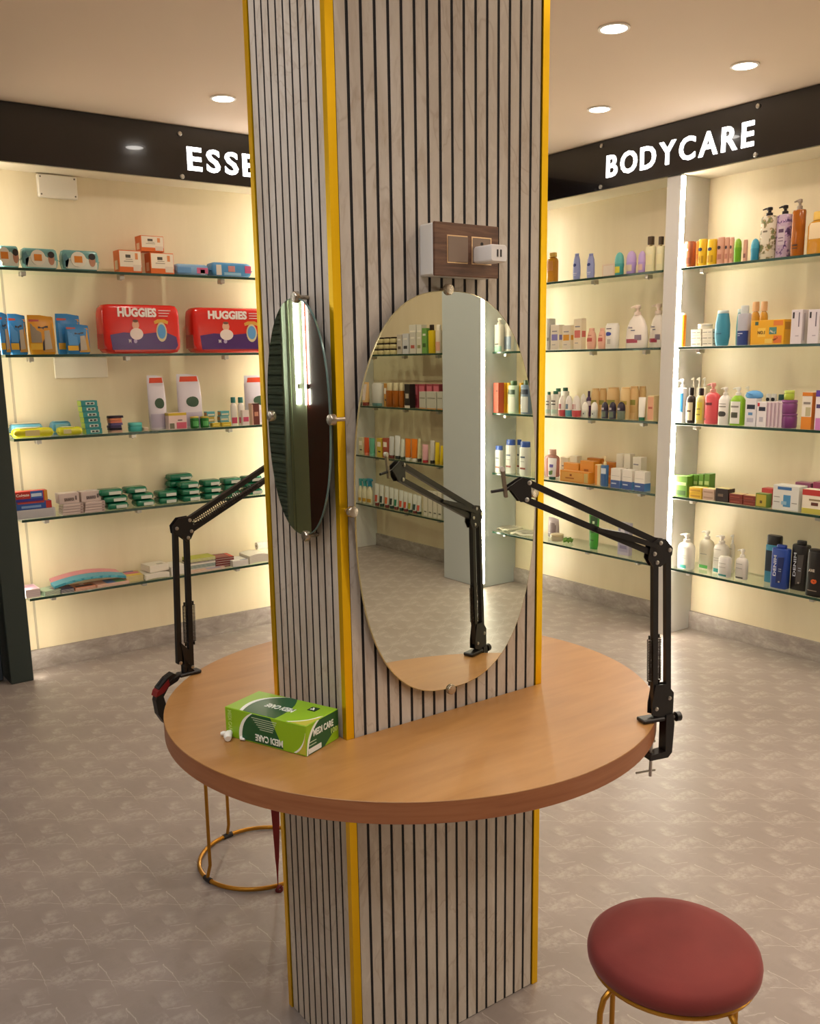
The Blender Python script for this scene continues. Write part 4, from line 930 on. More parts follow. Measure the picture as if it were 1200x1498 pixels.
# fourth shelf
R(4, 'bottle', 799, 816.5, 657, 'clear pink bottle behind a white tube beside the brass trim', M('c58a80', .15, 0, .3), s=.10, fb=.8, kw=.6, k='d9b0a0', n=3)
R(4, 'tube', 801.5, 814.5, 670, 'white face wash tube with green cap beside the brass trim', 'ece9ea', k='1c4f3c', s=.015, d=.035, pr=[(-.45, .45, .5, .66, '6a5fae'), (-.5, .2, .1, .3, '4f8a58'), (.0, .5, .12, .34, '7d9a58')])
for a, b, y in ((819.5, 831, 669), (833, 844, 667)):
    R(4, 'carton', a, b, y, 'white cream carton behind the orange cartons', 'ebe2cc', s=.15, d=.04, pan=[('F', .2, .8, .55, .6, '7d7a86'), ('F', .3, .6, .3, .42, '5a5a78')])
OR = 'd98f2e'
OP = [('F', .05, .8, .12, .88, 'd9a04a'), ('F', .2, .5, .30, .42, 'a9641c', 1), ('F', .35, .42, .55, .72, '8a3f14', 1), ('F', .84, .97, .1, .9, 'c9b06a', 1)]
o = R(4, 'carton', 818.5, 862, 689.5, 'long orange ayurvedic cream carton lying in front on the fourth bodycare shelf', OR, s=.02, d=.045, pan=OP)
for a, b, y, s, l in ((824, 846.5, 677.5, .075, 'orange cream carton standing behind the long lying one'), (848, 868.5, 674.5, .075, 'orange cream carton with star mark behind the blue bottle')):
    R(4, 'carton', a, b, y, l, OR, s=s, d=.045, pan=[('F', .3, .62, .4, .62, 'a4581a'), ('F', .1, .9, .2, .26, 'c98a3a')])
for a, b, y, s in ((858, 878, 670.5, .13), (879, 899, 676, .13)):
    R(4, 'carton', a, b, y, 'upright orange carton at the back of the fourth bodycare shelf', 'c97a1e', s=s, d=.04, pan=[('F', .1, .9, .75, .9, 'b5651a'), ('F', .2, .8, .3, .4, 'e0b060')])
R(4, 'carton', 869.8, 877.8, 680, 'narrow cream and orange carton beside the blue spray bottle', 'ead09a', s=.03, d=.05, pan=[('F', .05, .45, .02, .98, 'd9882a')])
R(4, 'pump', 879.5, 889.5, 667, 'slim blue mist bottle with pale pump', '3f6d9e', s=.02, k='e3cfa0', fb=.70, n=2.2, prof=STRAIGHT, lab=[(.60, .86, 'c9d0da', 45), (.05, .55, '2f5a90', 45)])
for a, b, y in ((893, 907.5, 685.5), (909.5, 924.5, 687.5), (927.5, 943, 690)):
    R(4, 'carton', a, b, y, 'white skincare carton with blue lower part on the fourth bodycare shelf', 'e9e3d8', s=.025, d=.05, pan=[('F', 0, 1, 0, .40, '2f5192'), ('R', 0, 1, 0, .40, '4f86c4'), ('F', .1, .6, .2, .26, 'c9d4e6', 1), ('F', .1, .9, .62, .64, 'b9b3ac')])
for a, b in ((900.5, 910.5), (911.5, 921)):
    R(4, 'carton', a, b, 664, 'white serum carton with brown block behind the blue cartons', 'efe6d2', s=.12, d=.04, pan=[('F', .05, .95, .28, .55, '6d3a22'), ('F', .4, .6, .36, .46, 'e6d8c0', 1)])
R(4, 'carton', 924.5, 937, 669, 'white carton with violet mark behind the blue cartons', 'ece4d4', s=.12, d=.05, pan=[('F', .1, .8, .24, .36, '7a6aae'), ('F', .1, .7, .74, .78, '8d8690')])
# lowest shelf
R(5, 'pouch', 802, 818, 757, 'small printed pouch standing on the lowest bodycare shelf', 'a99a98', s=.13, d=.035, cut=.0, lab=[(.25, .75, '6d5a58', 40), (.05, .2, '4a3a38', 40)])
R(5, 'jar', 808, 822, 781, 'small clear plastic jar on the lowest bodycare shelf', M('d9caa4', .1, 0, .4), s=.05, k='cdbb94', fb=.7)
R(5, 'tube', 861, 876.5, 754, 'bright green gel tube standing on the lowest bodycare shelf', '3f9a2c', k='2f8a2a', s=.05, d=.035, fc=.06, lab=[(.70, .97, '1f4a20', 45)], pr=[(-.2, .2, .74, .82, 'c9e0b0'), (-.4, .3, .45, .5, '2a6a20'), (-.4, .3, .2, .24, '2a6a20')])
R(5, 'carton', 903, 920, 765, 'pale lilac gel carton standing on the lowest bodycare shelf', 'b9b4c4', s=.06, d=.03, pan=[('F', .1, .9, .1, .9, 'a39fb8'), ('F', .25, .6, .6, .8, 'e0dde6', 1), ('F', .2, .8, .2, .3, '7d789a', 1)])
hx = thing('hair_scrunchie', 'crumpled green hair scrunchie on the lowest bodycare shelf', 'scrunchie', FR.pt(solve_t(831, lambda t: FR.virt(t, .10, ZR[4])), .10, ZR[4]+.014), 0)
mk('band', MB().tube([(.024*math.cos(a*PI/14)*(1+.25*math.sin(a*2.1)), .024*math.sin(a*PI/14)*(1+.2*math.cos(a*1.7)), .006*math.sin(a*1.3)) for a in range(28)], .0085, 8, closed=True), M('5f8a2c', .6), hx, smooth=True)
mk('knot', MB().lathe([(.004, -.006), (.012, -.002), (.012, .006), (.004, .012)], 10), M('33521c', .6), hx, smooth=True)

# ---------------------------------------------------------------- BODYCARE wall, bay after the LED upright
TAL = dict(n=2.6, fb=.94, kw=.93, prof=STRAIGHT)
R(1, 'bottle', 1000, 1017, 353.5, 'brown talc bottle beside the LED upright on the top shelf', '8a4a22', k='7a3f1c', pr=[(-.5, .1, .68, .76, 'e0c9b4'), (-.6, .5, .15, .4, '6d3416')], **TAL)
R(1, 'carton', 1017.5, 1020.5, 353, 'thin orange carton between brown and yellow talc bottles', 'e38a1e', d=.03, pan=[('F', .2, .8, .3, .5, 'b9640e')])
for a, b in ((1021, 1034), (1034.8, 1048)):
    R(1, 'bottle', a, b, 350, 'yellow talc bottle with navy oval on the top bodycare shelf', 'e6b81e', k='efc636', ov=[(-.12, .66, .36, .07, '1f2a4a')], pr=[(-.5, -.1, .12, .40, 'b98c14'), (.1, .5, .12, .40, 'b98c14')], **TAL)
for a, b in ((1049, 1059.5), (1060, 1066.7), (1067.2, 1073)):
    R(1, 'bottle', a, b, 347, 'dusty pink talc bottle next to the yellow ones', 'd9a48a', k='dca890', s=.03, ov=[(-.15, .66, .34, .07, '3a2a33')], pr=[(-.4, .4, .2, .4, 'b97a66')], **TAL)
R(1, 'rollon', 1073.5, 1084, 349, 'bright green deodorant between pink talc bottles', '6da81c', k='86b92c', fb=.62, s=.02)
R(1, 'bottle', 1087, 1093, 350.5, 'slim pink talc bottle between green and teal deodorants', 'd9a48a', k='dca890', s=.04, pr=[(-.4, .4, .2, .4, '8a5a50')], **TAL)
R(1, 'rollon', 1098, 1110, 349, 'teal blue roll-on deodorant beside the floral pump bottles', '2f86a4', k='3f9ab6', fb=.55)
PB = dict(prof=[(0, .94), (.01, 1), (.95, 1), (.985, .9), (1, .5)], n=2.3)
o = R(1, 'pump', 1111, 1134, 303, 'cream floral pump bottle with black head on the top bodycare shelf', MFLOR1, k='221a18', fb=.835, s=.03, lab=[(.35, .72, 'd6ccb6', 26)], pr=[(-.25, .2, .62, .66, '6d6150')], **PB)
o = R(1, 'pump', 1134.5, 1156, 300, 'violet floral pump bottle with black head on the top bodycare shelf', MFLOR2, k='221a18', fb=.83, s=.04, lab=[(.30, .72, 'c3b3bb', 26)], pr=[(-.3, .25, .58, .66, '5a3f5a'), (-.3, .25, .45, .47, '7d6a7a'), (-.3, .25, .38, .4, '7d6a7a')], **PB)
R(1, 'pump', 1156.5, 1175.5, 291, 'tall amber pump bottle with silver and black head', MAMBER, k='9a8a78', fb=.82, s=.02, pr=[(-.4, .3, .22, .25, '3a200c'), (-.4, .3, .16, .18, '3a200c')], **PB)
R(1, 'bottle', 1181, 1212, 309, 'square honey coloured bottle with pale cap on the top bodycare shelf', MHONEY, k='e6bd5a', n=3.2, fb=.80, kw=.62, s=.03, lab=[(.45, .92, 'e0c9a0', 34)], d=.05)
# second shelf
R(2, 'bottle', 994.5, 1002.5, 458, 'orange bottle with white cap next to the LED strip', 'e38a14', s=.02, prof=STRAIGHT, fb=.94, kw=.8, k='f1e6d0')
JR = [('F', .08, .5, .4, .5, '55524c'), ('F', .6, .9, .4, .5, '77736a'), ('R', .1, .9, .3, .5, '8a867c')]
zz = 0
for i in range(3):
    for a, b in ((1010.5, 1026), (1027, 1042.5)):
        R(2, 'carton', a, b, 0, 'flat white cream carton stacked beside the orange bottle', 'ded6c2', s=.03, d=.05, zb=zz, h=.0275, pan=JR)
    zz = top()
R(2, 'jar', 1023, 1041, 0, 'white cream jar on top of the stacked white cartons', 'e6dfcc', s=.03, zb=zz+.0006, h=.026, k='ece6d6', fb=.6)
R(2, 'bottle', 1046, 1066.5, 454, 'teal body wash bottle with white cap on the second bodycare shelf', '3f8ea8', prof=[(0, .72), (.04, .84), (.3, 1), (.65, .98), (1, .74)], n=2.6, fb=.91, kw=.72, k='c9d0cc', pr=[(-.4, .2, .36, .40, '2a6a86')])
R(2, 'bottle', 1076, 1084, 452, 'teal bottle behind the clear and blue bottle', '6aa0a4', s=.12, prof=CURVY, fb=.9, kw=.7, k='c9d6d0')
R(2, 'bottle', 1079, 1096, 447, 'grey and navy bottle with clear cap on the second bodycare shelf', 'b3b1bb', s=.03, prof=STRAIGHT, n=3, fb=.80, kw=.66, k='ccd0cc', lab=[(0, .46, '2b3f80', 75)], pr=[(-.5, .1, .36, .39, 'b9c0da'), (-.5, -.1, .30, .32, 'b9c0da')])
for a, b, y in ((1097, 1109, 441.5), (1109.5, 1121, 441)):
    R(2, 'bottle', a, b, y, 'honey yellow bottle with peach cap standing behind the yellow carton', MHONEY, s=.14, prof=BODY, fb=.78, kw=.8, k='e3b07a')
o = R(2, 'carton', 1097, 1147, 468, 'big yellow carton printed NO.1 on the second bodycare shelf', 'e2a612', s=.02, d=.055, pan=[('F', .22, .45, .32, .68, 'eac04a'), ('F', .56, .78, .42, .70, '4a8078'), ('F', .68, .96, .76, .96, 'd9792a'), ('F', .70, .94, .06, .36, 'd9702a'), ('F', .44, .66, .05, .24, 'e8c25a'), ('F', .12, .22, .80, .94, '3a5a4a'), ('R', .1, .9, .6, .9, 'b98210')])
w_, h_ = dims(o); MT = M('4a2408', .4)
text('lettering', 'NO.1', MT, o, (-w_*.285, -.0290, h_*.43), .0155, .038, thick=.0008); text('lettering', 'No.1', M('e9dfc0', .4), o, (w_*.085, -.0290, h_*.51), .010, .026, (0, .3, 0), thick=.0008); text('lettering', 'No.1', MT, o, (w_*.21, -.0290, h_*.14), .009, .024, (0, -.5, 0), thick=.0008)
for a, b, y in ((1155.5, 1172, 453), (1180, 1197, 452.5)):
    R(2, 'carton', a, b, y, 'tall pale lilac carton with black tab on the second bodycare shelf', 'd6cdd2', s=.02, d=.06, pan=[('F', .12, .28, .75, .93, '2a2528'), ('F', .66, .76, .50, .92, '6d6470'), ('F', .45, .75, .22, .25, 'a39aa4'), ('R', .2, .4, .1, .9, 'b3a9b0')])
# third shelf
PUM = dict(n=2.3, prof=STRAIGHT[:-1] + [(.985, .9), (1, .45)])
R(3, 'pump', 990.5, 1004, 554, 'white pump bottle with blue label beside the LED strip', 'e2e0de', k='e9e6e0', fb=.80, pr=[(-.55, .55, .30, .84, '2f7fb4'), (-.4, .3, .34, .38, '20406a')], **PUM)
for a, b in ((1009, 1016), (1017, 1024.5), (1025, 1032)):
    R(3, 'pump', a, b, 552, 'white headed pump bottle at the back of the third bodycare shelf', 'ddd3c0', k='efe9dc', s=.14, fb=.78, **PUM)
R(3, 'bottle', 1003.5, 1016.3, 567, 'black bottle with cream label and black cap on the third bodycare shelf', '2c201a', k='1c1412', fb=.79, kw=.55, n=2.3, lab=[(.10, .74, 'cfc2a0', 48)], pr=[(-.5, .4, .40, .46, '5a4a3a')], s=.02)
R(3, 'bottle', 1017.5, 1030.8, 568, 'olive yellow bottle with black cap on the third bodycare shelf', 'cdbd72', k='241a16', fb=.80, kw=.55, n=2.4, lab=[(.12, .76, 'd9c84a', 42)], pr=[(-.4, .3, .3, .34, '8a7a3a'), (-.4, .3, .5, .54, '8a7a3a')], s=.02)
R(3, 'pump', 1031.5, 1051.5, 560, 'coral red pump bottle on the third bodycare shelf', 'd9545a', k='e0948a', fb=.77, n=3, prof=BODY, pr=[(-.5, .2, .60, .68, '6d1f28'), (-.6, -.35, .12, .18, '5a1a20')])
WP = dict(n=4, prof=[(0, .95), (.02, 1), (.84, 1), (.92, .80), (1, .42)], fb=.78)
o = R(3, 'pump', 1051.8, 1068, 566, 'white square pump bottle with black stamp on the third bodycare shelf', 'e4dfd8', k='e9e3d8', ov=[(-.1, .37, .45, .09, '3a3632')], pr=[(-.4, .3, .60, .64, '8a857c'), (-.4, .3, .70, .72, '8a857c')], **WP)
o = R(3, 'pump', 1069, 1087.5, 566, 'lime green square pump bottle with white label', '86b41e', k='e9e6da', lab=[(.06, .80, 'e6e4dc', 36)], pr=[(-.3, .2, .26, .44, '4a4a3a'), (-.4, .3, .60, .66, '8a857c')], **WP)
R(3, 'pump', 1087.5, 1096, 565, 'white headed pump bottle behind the blue loofah pack', 'e0dccf', k='ece6d6', s=.15, fb=.8, **PUM)
o = R(3, 'carton', 1089, 1105, 583, 'white body wash carton with navy oval under the blue loofah', 'e0dde2', s=.02, d=.045, pan=[('F', .15, .9, .62, .78, '1d2238'), ('F', .3, .7, .40, .50, '5a86b4'), ('F', .2, .8, .15, .3, 'b9b6c4')])
lz = top()
tq = solve_t(1104, lambda t: FR.virt(t, .05, ZR[2]+lz)); lo = thing('loofah', 'sky blue mesh loofah on top of the white body wash cartons', 'loofah', FR.pt(tq, .05, ZR[2]+lz+.001), RWZ)
mk('sponge', MB().rings([[(.044*math.cos(2*PI*j/24)*f*(1+.05*math.sin(j*3)), .028*math.sin(2*PI*j/24)*f, z) for j in range(24)] for f, z in ((.8, 0), (.98, .006), (1, .014), (.9, .024), (.62, .032), (.25, .036))]), M('5f9fd6', .7), lo, smooth=True)
mk('cord', MB().tube([(-.03, -.02, .026), (-.01, -.028, .022), (.01, -.029, .016)], .0018, 6), M('3f7fb8', .6), lo)
R(3, 'carton', 1106, 1120, 588, 'short white carton with navy oval and red dot in front of the row', 'e6e0e2', s=.015, d=.05, pan=[('F', .2, .9, .64, .80, '1d2238'), ('F', .05, .28, .82, .96, 'b92a3a'), ('F', .3, .7, .2, .4, 'b9b4be')])
for a, b in ((1120.8, 1126), (1126.4, 1131.6), (1132, 1137.2), (1137.6, 1143)):
    R(3, 'carton', a, b, 588, 'pale pink carton standing in a tight row beside the violet jars', 'd3bfc6', s=.02, d=.06, pan=[('F', .1, .4, .05, .95, 'b79aa8')])
for a, b in ((1119, 1126), (1126.5, 1134)):
    R(3, 'bottle', a, b, 576, 'white bottle with black oval behind the pale pink cartons', 'e0dcd8', s=.12, prof=STRAIGHT, n=3, fb=.97, kw=.9, k='dcd8d4', ov=[(0, .85, .55, .06, '1c1c22')])
R(3, 'bottle', 1136, 1146.5, 577, 'white bottle with dark teal cap behind the pale pink cartons', 'c9c4c8', s=.12, prof=STRAIGHT, n=3, fb=.82, kw=.85, k='1f4a44')
o = R(3, 'jar', 1144, 1164.5, 605, 'violet bath jar with ribbed wall, lower of two', '74356f', s=.015, fb=.86, k='8a4a86')
zz = top(); o = R(3, 'jar', 1144, 1165, 0, 'violet bath jar stacked on another violet jar', '7d3f78', s=.015, zb=zz+.0004, h=.062, fb=.80, k='8f528c')
zz = top(); o = R(3, 'jar', 1148, 1161.5, 571, 'lime green bath puff jar on top of the violet jars', 'a9bf3a', s=.022, zb=zz+.0004, fb=.7, k='bccb5a')
R(3, 'carton', 1171, 1186, 574, 'white and orange face wash carton beside the violet jars', 'e3dacb', s=.015, d=.05, pan=[('F', 0, 1, 0, .34, 'd98424'), ('F', 0, 1, .90, 1.0, 'd07a20'), ('F', .4, .9, .36, .6, 'b9b08a'), ('F', .15, .85, .68, .74, '8a8078'), ('R', 0, 1, 0, 1, 'd0761c')])
R(3, 'carton', 1190.5, 1207, 571, 'white and orchid carton with orange top at the end of the third shelf', 'e6dce0', s=.015, d=.05, pan=[('F', 0, 1, .84, 1.0, '5a3a9a'), ('F', .1, 1, 0, .30, 'c47ab8'), ('F', .1, .9, .55, .65, '4a3a6a')])
# fourth shelf
GC = [('F', .08, .92, .55, .70, 'b9cf8a'), ('F', .1, .9, .08, .30, '3a5a1c'), ('R', .1, .9, .2, .6, '6d8a3a')]
R(4, 'carton', 983.5, 1005, 696, 'green herbal soap carton standing next to the LED strip', '5f8a2a', s=.02, d=.045, pan=GC)
for i, (a, b) in enumerate(((1006, 1012.5), (1013.5, 1020), (1021, 1028), (1029, 1037))):
    R(4, 'carton', a, b, 694.5-i*.4, 'green herbal soap carton in the row running to the back', '56802a', s=.075, d=.05, pan=[('F', .1, .9, .55, .7, 'a9bf7a'), ('F', .1, .9, .1, .3, '3a5a1c')])
SOAP = dict(d=.055, s=.02)
for a, b, c, l, pc in ((1008, 1026.5, 'd9b01e', 'yellow soap carton in a pile of two', 'b98a14'), (1027.5, 1045, 'c9ab94', 'pale brown soap carton in a pile of two', 'a98a74')):
    zz = 0
    for i in range(2):
        R(4, 'carton', a, b, 0, l, c, zb=zz, h=.0285, pan=[('F', .1, .9, .3, .6, pc), ('T', .1, .9, .2, .8, 'd9cf8a')], **SOAP); zz = top()
R(4, 'carton', 1046, 1065.5, 715, 'black soap carton between brown and dark red ones', '2a1a18', pan=[('F', .2, .6, .4, .6, '6d5a4a'), ('T', .05, .95, .1, .9, 'c9b878')], **SOAP)
for a, b in ((1066.5, 1086), (1087, 1106)):
    zz = 0
    for i in range(2):
        R(4, 'carton', a, b, 0, 'dark red soap carton in a flat pile', '7d2f22', zb=zz, h=.024, pan=[('F', .1, .8, .3, .5, '9a4a36'), ('T', .05, .95, .1, .9, 'c9ad78')], **SOAP); zz = top()
R(4, 'carton', 1104.5, 1122, 722, 'small olive and yellow soap carton', '5f7a2e', s=.012, d=.04, pan=[('F', .08, .92, .08, .92, 'b9a83a'), ('F', .4, .6, .3, .5, '5a4a1c', 1)])
R(4, 'carton', 1113, 1129, 714.5, 'red carton lying behind the olive soap carton', 'b9413a', s=.10, d=.05, pan=[('F', .1, .9, .3, .6, 'd98a7a')])
o = R(4, 'carton', 1129, 1168, 710.5, 'large white carton with blue drawing on the fourth bodycare shelf', 'd6d6ce', s=.02, d=.07, pan=[('F', .18, .72, .82, .94, '3a6aa0'), ('F', .42, .70, .14, .62, '4a8ab4'), ('F', .35, .55, .22, .36, '8ab0c4', 1), ('F', .05, .28, .3, .33, '8a8a80'), ('F', .05, .28, .5, .53, '8a8a80'), ('F', .75, .95, .3, .33, '8a8a80')])
R(4, 'carton', 1172, 1207, 717, 'white and cream soap carton with red top band', 'e3dac6', s=.015, d=.06, pan=[('F', 0, 1, .76, 1, 'b93a34'), ('F', 0, 1, 0, .22, 'b9b04a'), ('F', .4, .7, .35, .48, '5a2f22', 1), ('F', .3, .8, .55, .62, '8a7a5a', 1)])
R(4, 'carton', 1161, 1184, 706, 'mauve carton lying behind the white and red ones', '9a5a78', s=.13, d=.05, pan=[('F', .1, .9, .3, .6, 'b97a98')])
R(4, 'carton', 1187, 1209, 706, 'magenta carton at the back of the fourth bodycare shelf', 'a4486a', s=.13, d=.05, pan=[('F', .1, .9, .3, .6, 'c98aa0')])
# lowest shelf
LOT = dict(n=3, prof=[(0, .92), (.02, 1), (.80, 1), (.92, .84), (1, .42)], k='e9e3d8', pr=[(-.5, .3, .10-.07, .16, '3f9a90'), (-.5, .2, .50, .52, 'a9a59c'), (-.5, .2, .42, .44, 'a9a59c'), (-.5, .2, .80, .82, 'a9a59c')])
R(5, 'pump', 993, 1014.5, 780, 'white lotion pump bottle with teal foot next to the lamp arm', 'e2ddd2', s=.03, fb=.75, **LOT)
R(5, 'pump', 1023.5, 1042.5, 776, 'white lotion pump bottle with green foot standing at the back', 'e6dfc8', s=.11, fb=.78, **dict(LOT, pr=[(-.5, .5, .03, .14, '4fa84a'), (-.4, .3, .5, .52, 'a9a59c')]))
R(5, 'pump', 1044, 1064.5, 783, 'round shouldered white pump bottle behind a small one', 'd9d3c6', s=.085, fb=.78, **LOT)
R(5, 'pump', 1066, 1073.5, 782, 'slim white pump bottle at the back of the lowest bodycare shelf', 'e3dcc6', s=.14, fb=.78, **LOT)
R(5, 'bottle', 1052, 1068, 814, 'small white bottle without pump in front of the lotion bottles', 'd9d5ce', s=.025, n=4, prof=STRAIGHT, fb=.95, kw=.9, k='dcd8d0', pr=[(-.5, .5, .06, .16, '3f8a86'), (-.5, .3, .5, .53, 'a9a59c'), (-.5, .3, .7, .73, 'a9a59c')])
R(5, 'pump', 1076.5, 1093, 803, 'small white pump bottle with dark foot stripe', 'd9d2c8', s=.05, fb=.72, **dict(LOT, pr=[(-.5, .5, .05, .12, '55524c'), (-.5, .3, .5, .53, 'a9a59c'), (-.5, .3, .7, .73, 'a9a59c')]))
TL2 = dict(n=5, prof=[(0, .96), (.01, 1), (.97, 1), (1, .92)], fb=.92, kw=.55, cn=4)
R(5, 'bottle', 1119.5, 1141, 783, 'teal and black tall bottle behind the blue DENIM one', '2f7f9a', k='17140f', s=.105, d=.04, **dict(TL2, fb=.80, kw=.95, lab=[(.30, .85, '1c2a38', 40)]))
def denim(x0, x1, yt, s, c, kc, label, panc):
    o = R(5, 'bottle', x0, x1, yt, label, c, k=kc, s=s, d=.045, **TL2); w_, h_ = dims(o)
    mk('diagonal_panel', MB().prism([(-.04*w_, h_*.72), (.34*w_, h_*.74), (.22*w_, h_*.16), (-.10*w_, h_*.12)], lambda a, b, q: (a, q, b), -.0238, -.0224), mm(panc), o)
    text('lettering', 'DENIM', M('cfd4de', .3), o, (-w_*.12, -.0236, h_*.28), w_*.17, h_*.48, (0, -PI/2, 0), bold=.01, thick=.0008)
    mk('emblem', MB().rings([[(.10*w_+r*math.cos(j*PI/8), y, h_*.16+r*math.sin(j*PI/8)) for j in range(16)] for r, y in ((.0045, -.0228), (.0045, -.0246))]), MSTEEL, o, smooth=True)
    for k in (0, 1): mk('print', MB().box(.03*w_, .20*w_, -.0246, -.0236, h_*(.40+.05*k), h_*(.415+.05*k)), M('9aa4b4', .4), o)
denim(1128.5, 1153, 797, .03, '23418f', '1d3a8a', 'royal blue talc bottle lettered DENIM on the lowest bodycare shelf', '14255c')
denim(1157.5, 1181, 791, .065, '1c1715', '171311', 'black talc bottle lettered DENIM behind the black one with flames', '4a4542')
o = R(5, 'bottle', 1179.5, 1207, 804, 'black talc bottle lettered AXE with orange swirl', '17110e', k='120d0b', s=.012, d=.05, **dict(TL2, n=3.2, fb=.95, kw=.93)); w_, h_ = dims(o)
text('lettering', 'AXE', M('cfc4b4', .4), o, (-w_*.30, -.0262, h_*.53), .0125, .030, thick=.0010)
mk('swirl', MB().tube([((.003+.0085*k/18)*math.cos(k*.75)*1.25, -.0256, h_*.33+(.003+.0085*k/18)*math.sin(k*.75)) for k in range(19)], .0026, 6), M('c9561a', .4), o, smooth=True)
mk('print', MB().box(-w_*.3, w_*.2, -.0262, -.0252, h_*.12, h_*.135), M('8a7a6a', .4), o)

# ---------------------------------------------------------------- ESSENTIALS wall
def ellipse(root, name, x, z, rx, rz, y, mat, t=.0012, n=18):
    return mk(name, MB().rings([[(x+rx*math.cos(2*PI*j/n), yy, z+rz*math.sin(2*PI*j/n)) for j in range(n)] for yy in (y, y-t)]), mat, root)
# top shelf: wet wipes packs standing on edge
for a, b, y, l in ((2, 30.5, 359, 'teal and white wet wipes pack cut off at the shelf end'), (32, 88, 363, 'teal and white wet wipes pack between two others on the top essentials shelf'), (90, 148, 366, 'teal and white wet wipes pack beside the orange cartons')):
    o = L(1, 'pillow', a, b, y, l, '6fa3a2', s=.02, d=.05, n=5, fin=.02, name='wet_wipes_pack', cat='wipes'); w_, h_ = dims(o); yb = -.0252; k0 = .5 if a > 10 else .0
    pf = lambda p, q, d_: (p, d_, q)
    x0 = -w_*.40 if k0 else -w_*.46
    mk('printed_panel', MB().prism([(x0, h_*.08), (w_*.42, h_*.07), (w_*.43, h_*.42), (w_*.30, h_*.46), (w_*.05, h_*.72), (-w_*.22, h_*.66), (x0, h_*.45)], pf, yb-.0006, yb+.002), M('d9dccf', .35), o)
    cxx = -w_*.06 if k0 else -w_*.30
    ellipse(o, 'lid', cxx, h_*.54, w_*(.20 if k0 else .30), h_*.38, yb, M('e6e0d0', .3), .0030)
    mk('sticker', MB().cbox(cxx-w_*(.11 if k0 else .2), cxx+w_*(.10 if k0 else .2), yb-.0042, yb-.0030, h_*.38, h_*.70, .0005), M('dd8420', .4), o)
    pw = .085 if k0 else .15
    p = ellipse(o, 'portrait', w_*.30, h_*.48, w_*pw, h_*.28, yb, M('b98468', .5), .0014)
    ellipse(p, 'printed_hair', w_*.30, h_*.70, w_*pw*1.05, h_*.16, yb-.0008, M('2a201c', .5), .0012)
    if k0: mk('print', MB().prism([(-w_*.45, h_*.2), (-w_*.36, h_*.12), (-w_*.30, h_*.5), (-w_*.38, h_*.82), (-w_*.45, h_*.7)], pf, yb-.0006, yb+.004), M('4f7f88', .35), o)
BP = [('F', .04, .98, .26, .96, 'e8dcc8'), ('F', .30, .52, .66, .80, '4a4238', 1), ('F', .22, .62, .48, .52, 'a09684', 1), ('F', .30, .60, .58, .61, 'a09684', 1), ('F', .72, .84, .60, .88, 'd98a52', 1), ('F', .62, .96, .08, .36, 'd8c9b8', 1), ('L', .25, .75, .15, .55, 'ecd2b4')]
OC = 'd9671e'
o = L(1, 'carton', 174.5, 209, 366, 'orange and white baby care carton beside the wipes packs', OC, s=.02, d=.075, pan=BP, seam='b9561a'); z1 = top()
L(1, 'carton', 220.5, 256, 370, 'orange and white baby care carton beside the flat blue packs', OC, s=.02, d=.075, pan=BP, seam='b9561a'); z2 = top()
L(1, 'carton', 206, 241, 345, 'orange and white baby care carton stacked on top of two others', OC, s=.035, d=.075, zb=max(z1, z2)+.0004, pan=BP, seam='b9561a')
L(1, 'pillow', 257, 308, 386, 'light blue sanitary pads pack lying beside the orange cartons', '7fa6cc', s=.03, d=.09, n=5, fin=.02, pan=[('F', .05, .45, .2, .7, '5f90c0'), ('F', .62, .95, .2, .7, 'c9628a'), ('F', .72, .86, .15, .55, 'e6dde6')])
L(1, 'pillow', 308.5, 372, 384, 'bright blue and white sanitary pads pack beside the column', '4f8fc4', s=.02, d=.09, n=4.5, fin=.03, pan=[('F', .12, .24, .1, .8, 'd6cfc4'), ('F', .40, .56, .35, .75, 'c98a8a'), ('F', .3, .7, .1, .3, '8fbfdc'), ('F', .80, .95, .3, .8, 'd05a8a')])
# second shelf: razor pouches and nappy packs
def razor(x0, x1, yt, s, label, blue):
    o = L(2, 'pouch', x0, x1, yt, label, '2f7fc0' if blue else 'd9951e', s=s, d=.03, cut=.0, name='razor_pouch'); w_, h_ = dims(o)
    f = lambda p, q, d_: (p, d_, q)
    def dd(z): return -.0155 if z < .3 else (-.0155+(z-.3)*.014/.5)
    P = lambda poly, c, nm, lv=1: mk(nm, MB().add([(a*w_, dd(b)-.0008*lv, b*h_) for a, b in poly], [tuple(range(len(poly)))]), M(c, .3), o)
    P([(-.46, .80), (.46, .80), (.44, .97), (-.44, .97)] if not blue else [(.0, .80), (.46, .80), (.44, .97), (.0, .97)], 'd9951e', 'header')
    P([(-.42, .30), (-.02, .30), (-.02, .78), (-.40, .78)], '3f8fd0' if blue else '8a7a62', 'window')
    P([(.02, .06), (.46, .06), (.42, .78), (.02, .78)], 'c08a2a' if not blue else 'c9952e', 'backing_card')
    P([(-.46, .12), (-.02, .12), (-.02, .28), (-.46, .28)], 'e0b02a', 'stripe')
    P([(-.12, .66), (.26, .68), (.26, .73), (-.12, .71)], '1c1a22', 'razor_head', 2); P([(-.02, .10), (.05, .10), (.10, .68), (.04, .68)], '211d22', 'razor_handle', 2)
    P([(.06, .12), (.34, .14), (.30, .62), (.10, .60)], 'b9ad98', 'blister', 3)
    P([(-.44, .83), (-.06, .84), (-.06, .90), (-.44, .89)], 'b9442a', 'print', 2)
